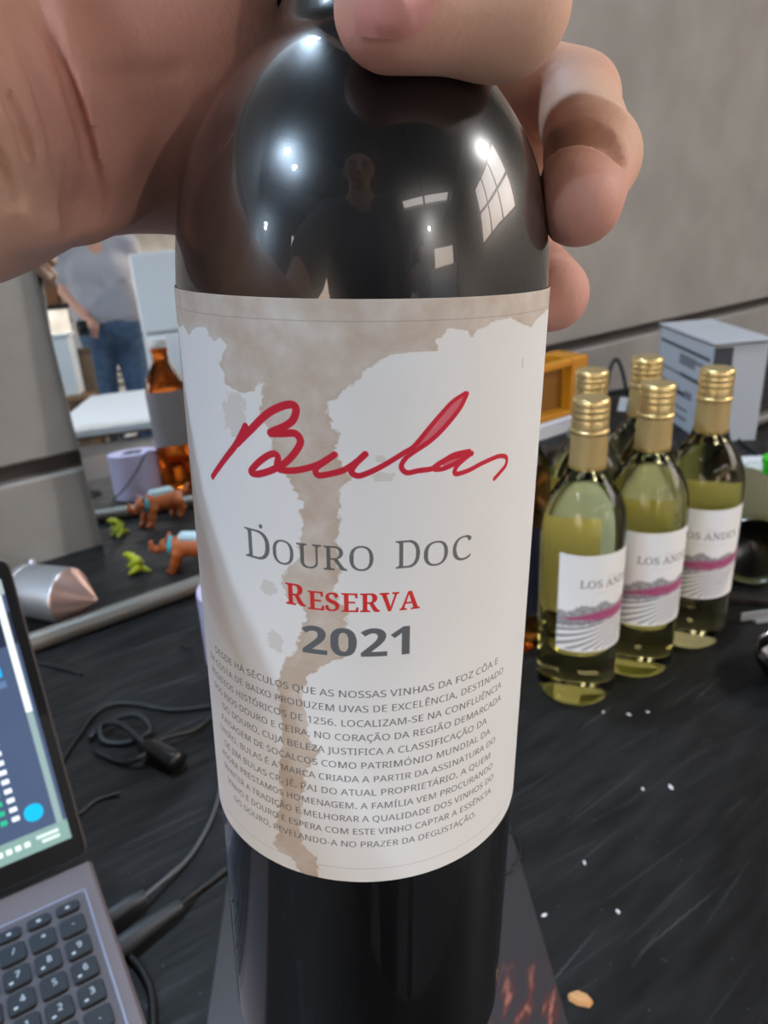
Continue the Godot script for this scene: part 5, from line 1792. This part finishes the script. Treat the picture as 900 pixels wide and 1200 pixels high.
func far_side() -> void:
	# the man reflected in the mirror
	var J := {}
	var o := Vector3(-0.03, 0.0, 3.05)
	J.pelvis = o + Vector3(0.0, 1.04, 0.0)
	J.chest = o + Vector3(-0.005, 1.38, 0.0)
	J.neck = o + Vector3(0.0, 1.58, 0.01)
	J.head = o + Vector3(0.0, 1.76, -0.02)
	J.face = Vector3(0.1, -0.15, -1.0)
	J.side = Vector3(1, 0, 0)
	J.sl = o + Vector3(-0.185, 1.54, 0.01)
	J.sr = o + Vector3(0.185, 1.54, 0.01)
	J.el = o + Vector3(-0.215, 1.30, -0.02)
	J.wl = o + Vector3(-0.105, 1.13, -0.17)
	J.hl = o + Vector3(-0.075, 1.085, -0.215)
	J.er = o + Vector3(0.255, 1.29, 0.10)
	J.wr = o + Vector3(0.27, 1.045, 0.09)
	J.hg = o + Vector3(0.275, 0.955, 0.06)
	J.thin = 1.12
	var t := thing("person", "man in a grey short-sleeved shirt and blue jeans standing, reflected in the mirror", "person")
	figure(t, J, null, mat(Color(0.66, 0.65, 0.67), 0.9), tri(mat(Color(1, 1, 1), 0.85), noise_tex(0.03, Color(0.20, 0.28, 0.38), Color(0.34, 0.43, 0.53), 4, 256, 91), Vector3(2, 2, 2)), Color(0.10, 0.07, 0.05), Color(0.58, 0.31, 0.225))
	var cam := thing("black_case", "black hand-held device in the reflected man's hand at his hip", "device", o + Vector3(-0.130, 1.075, -0.285))
	part("body", cbox(Vector3(0.062, 0.085, 0.03), 0.006), M.black_plastic, cam)
	part("lens_ring", rod(Vector3(0, 0, -0.014), Vector3(0, 0, -0.03), 0.018, 20), M.black_plastic, cam)
	# table under a white cloth
	var tb := thing("cloth_table", "table covered with a white cloth standing in front of the reflected man", "table")
	var cl := mat(Color(0.86, 0.87, 0.88), 0.9)
	part("tabletop", slab(Vector3(-0.06, 0.715, 0.52), Vector3(1.25, 0.742, 1.88), 0.004), M.kraft, tb)
	for x in [0.0, 1.19]:
		for z in [0.58, 1.82]:
			part("leg", slab(Vector3(x - 0.025, 0.0, z - 0.025), Vector3(x + 0.025, 0.714, z + 0.025), 0.003), M.steel, tb)
	var cg := Geo.new()
	cg.add(slab(Vector3(-0.075, 0.7425, 0.505), Vector3(1.265, 0.747, 1.895), 0.002))
	for e in [[-0.078, 0.505, -0.072, 1.895], [1.262, 0.505, 1.268, 1.895], [-0.075, 0.502, 1.265, 0.508], [-0.075, 1.892, 1.265, 1.898]]:
		cg.add(slab(Vector3(e[0], 0.725, e[1]), Vector3(e[2], 0.7455, e[3]), 0.001))
	var cloth := thing("tablecloth", "white cloth lying over the table in front of the reflected man", "tablecloth")
	part("cloth", cg, cl, cloth)
	# upright white fridge beside him
	var fr := thing("white_fridge", "tall white fridge standing beside the reflected man", "fridge", Vector3(0.20, 0.0, 2.3))
	var white := mat(Color(0.93, 0.935, 0.94), 0.4)
	part("cabinet", slab(Vector3(0.0, 0.06, 0.0), Vector3(0.7, 1.42, 0.62), 0.01), white, fr)
	part("door", slab(Vector3(0.0, 0.08, -0.05), Vector3(0.7, 1.0, -0.003), 0.008), white, fr)
	part("freezer_door", slab(Vector3(0.0, 1.01, -0.05), Vector3(0.7, 1.42, -0.003), 0.008), white, fr)
	for y in [[0.6, 0.95], [1.06, 1.3]]:
		part("handle", rod(Vector3(0.66, y[0], -0.075), Vector3(0.66, y[1], -0.075), 0.01, 12), M.steel, fr)
	part("plinth", slab(Vector3(0.03, 0.0, 0.03), Vector3(0.67, 0.058, 0.59), 0.004), M.black_plastic, fr)
	# shelf rack with boxes
	for n in 2:
		var rk := thing("storage_rack", ["dark steel storage rack with boxes behind the reflected man", "dark steel storage rack with boxes standing against the far wall"][n], "rack", [Vector3(-2.05, 0, 4.5), Vector3(-1.6, 0, 12.8)][n])
		var st := mat(Color(0.13, 0.12, 0.12), 0.6, 0.3)
		for x in [0.02, 1.98]:
			for z in [0.02, 0.48]:
				part("post", slab(Vector3(x - 0.02, 0, z - 0.02), Vector3(x + 0.02, 2.0, z + 0.02), 0.003), st, rk)
		for y in [0.15, 0.7, 1.25, 1.8]:
			part("shelf", slab(Vector3(0.041, y, 0.0), Vector3(1.959, y + 0.025, 0.5), 0.003), st, rk)
	var cols := [Color(0.78, 0.76, 0.74), Color(0.52, 0.36, 0.24), Color(0.30, 0.22, 0.17), Color(0.72, 0.62, 0.5), Color(0.40, 0.18, 0.13), Color(0.62, 0.61, 0.6)]
	var words := ["white", "tan", "dark brown", "beige", "brick red", "pale grey"]
	var lev := ["lowest", "second", "third", "top"]
	for y in 4:
		var x := 0.12
		var k := 0
		while x < 1.7:
			var w := rng.randf_range(0.22, 0.36)
			var h := rng.randf_range(0.22, 0.4)
			var ci := (y * 2 + k) % 6
			var bx := thing("storage_box", "%s cardboard box on the %s rack shelf, number %d along behind the reflected man" % [words[ci], lev[y], k + 1], "box", Vector3(-2.05 + x, [0.176, 0.726, 1.276, 1.826][y], 4.56), 0.0, "boxes on the storage rack")
			part("carton", slab(Vector3(0, 0, 0), Vector3(w, h, 0.38), 0.004), mat(cols[ci], 0.85), bx)
			part("tape", slab(Vector3(w * 0.4, h + 0.0002, 0.0), Vector3(w * 0.6, h + 0.0012, 0.38), 0.0003), M.kraft, bx)
			x += w + 0.05
			k += 1
	# a bright crate on a stool and a beige drum between rack and man
	var wc := thing("white_crate", "narrow bright white crate standing on a stool beside the reflected man", "crate", Vector3(-0.345, 0.74, 2.12))
	part("crate", slab(Vector3(0, 0, 0), Vector3(0.19, 0.30, 0.2), 0.008), mat(Color(0.92, 0.92, 0.91), 0.7), wc)
	part("rim", slab(Vector3(-0.006, 0.301, -0.006), Vector3(0.196, 0.318, 0.206), 0.004), mat(Color(0.92, 0.92, 0.91), 0.7), wc)
	var so := thing("stool", "wooden stool under the bright white crate", "stool", Vector3(-0.405, 0.0, 2.07))
	part("seat", slab(Vector3(0, 0.71, 0), Vector3(0.31, 0.739, 0.30), 0.006), M.kraft, so)
	for x in [0.03, 0.28]:
		for z in [0.03, 0.27]:
			part("leg", slab(Vector3(x - 0.02, 0, z - 0.02), Vector3(x + 0.02, 0.709, z + 0.02), 0.003), M.kraft, so)
	var dr := thing("beige_drum", "beige cardboard drum on the floor beside the reflected man's legs", "drum", Vector3(-0.235, 0.0, 2.55))
	part("drum", lathe([Vector2(0, 0), Vector2(0.115, 0), Vector2(0.12, 0.01), Vector2(0.12, 0.92), Vector2(0.115, 0.93), Vector2(0, 0.93)], 40), mat(Color(0.55, 0.46, 0.38), 0.85), dr)
	part("lid", lathe([Vector2(0, 0.931), Vector2(0.125, 0.931), Vector2(0.125, 0.96), Vector2(0.115, 0.965), Vector2(0, 0.965)], 40), mat(Color(0.45, 0.37, 0.30), 0.85), dr)
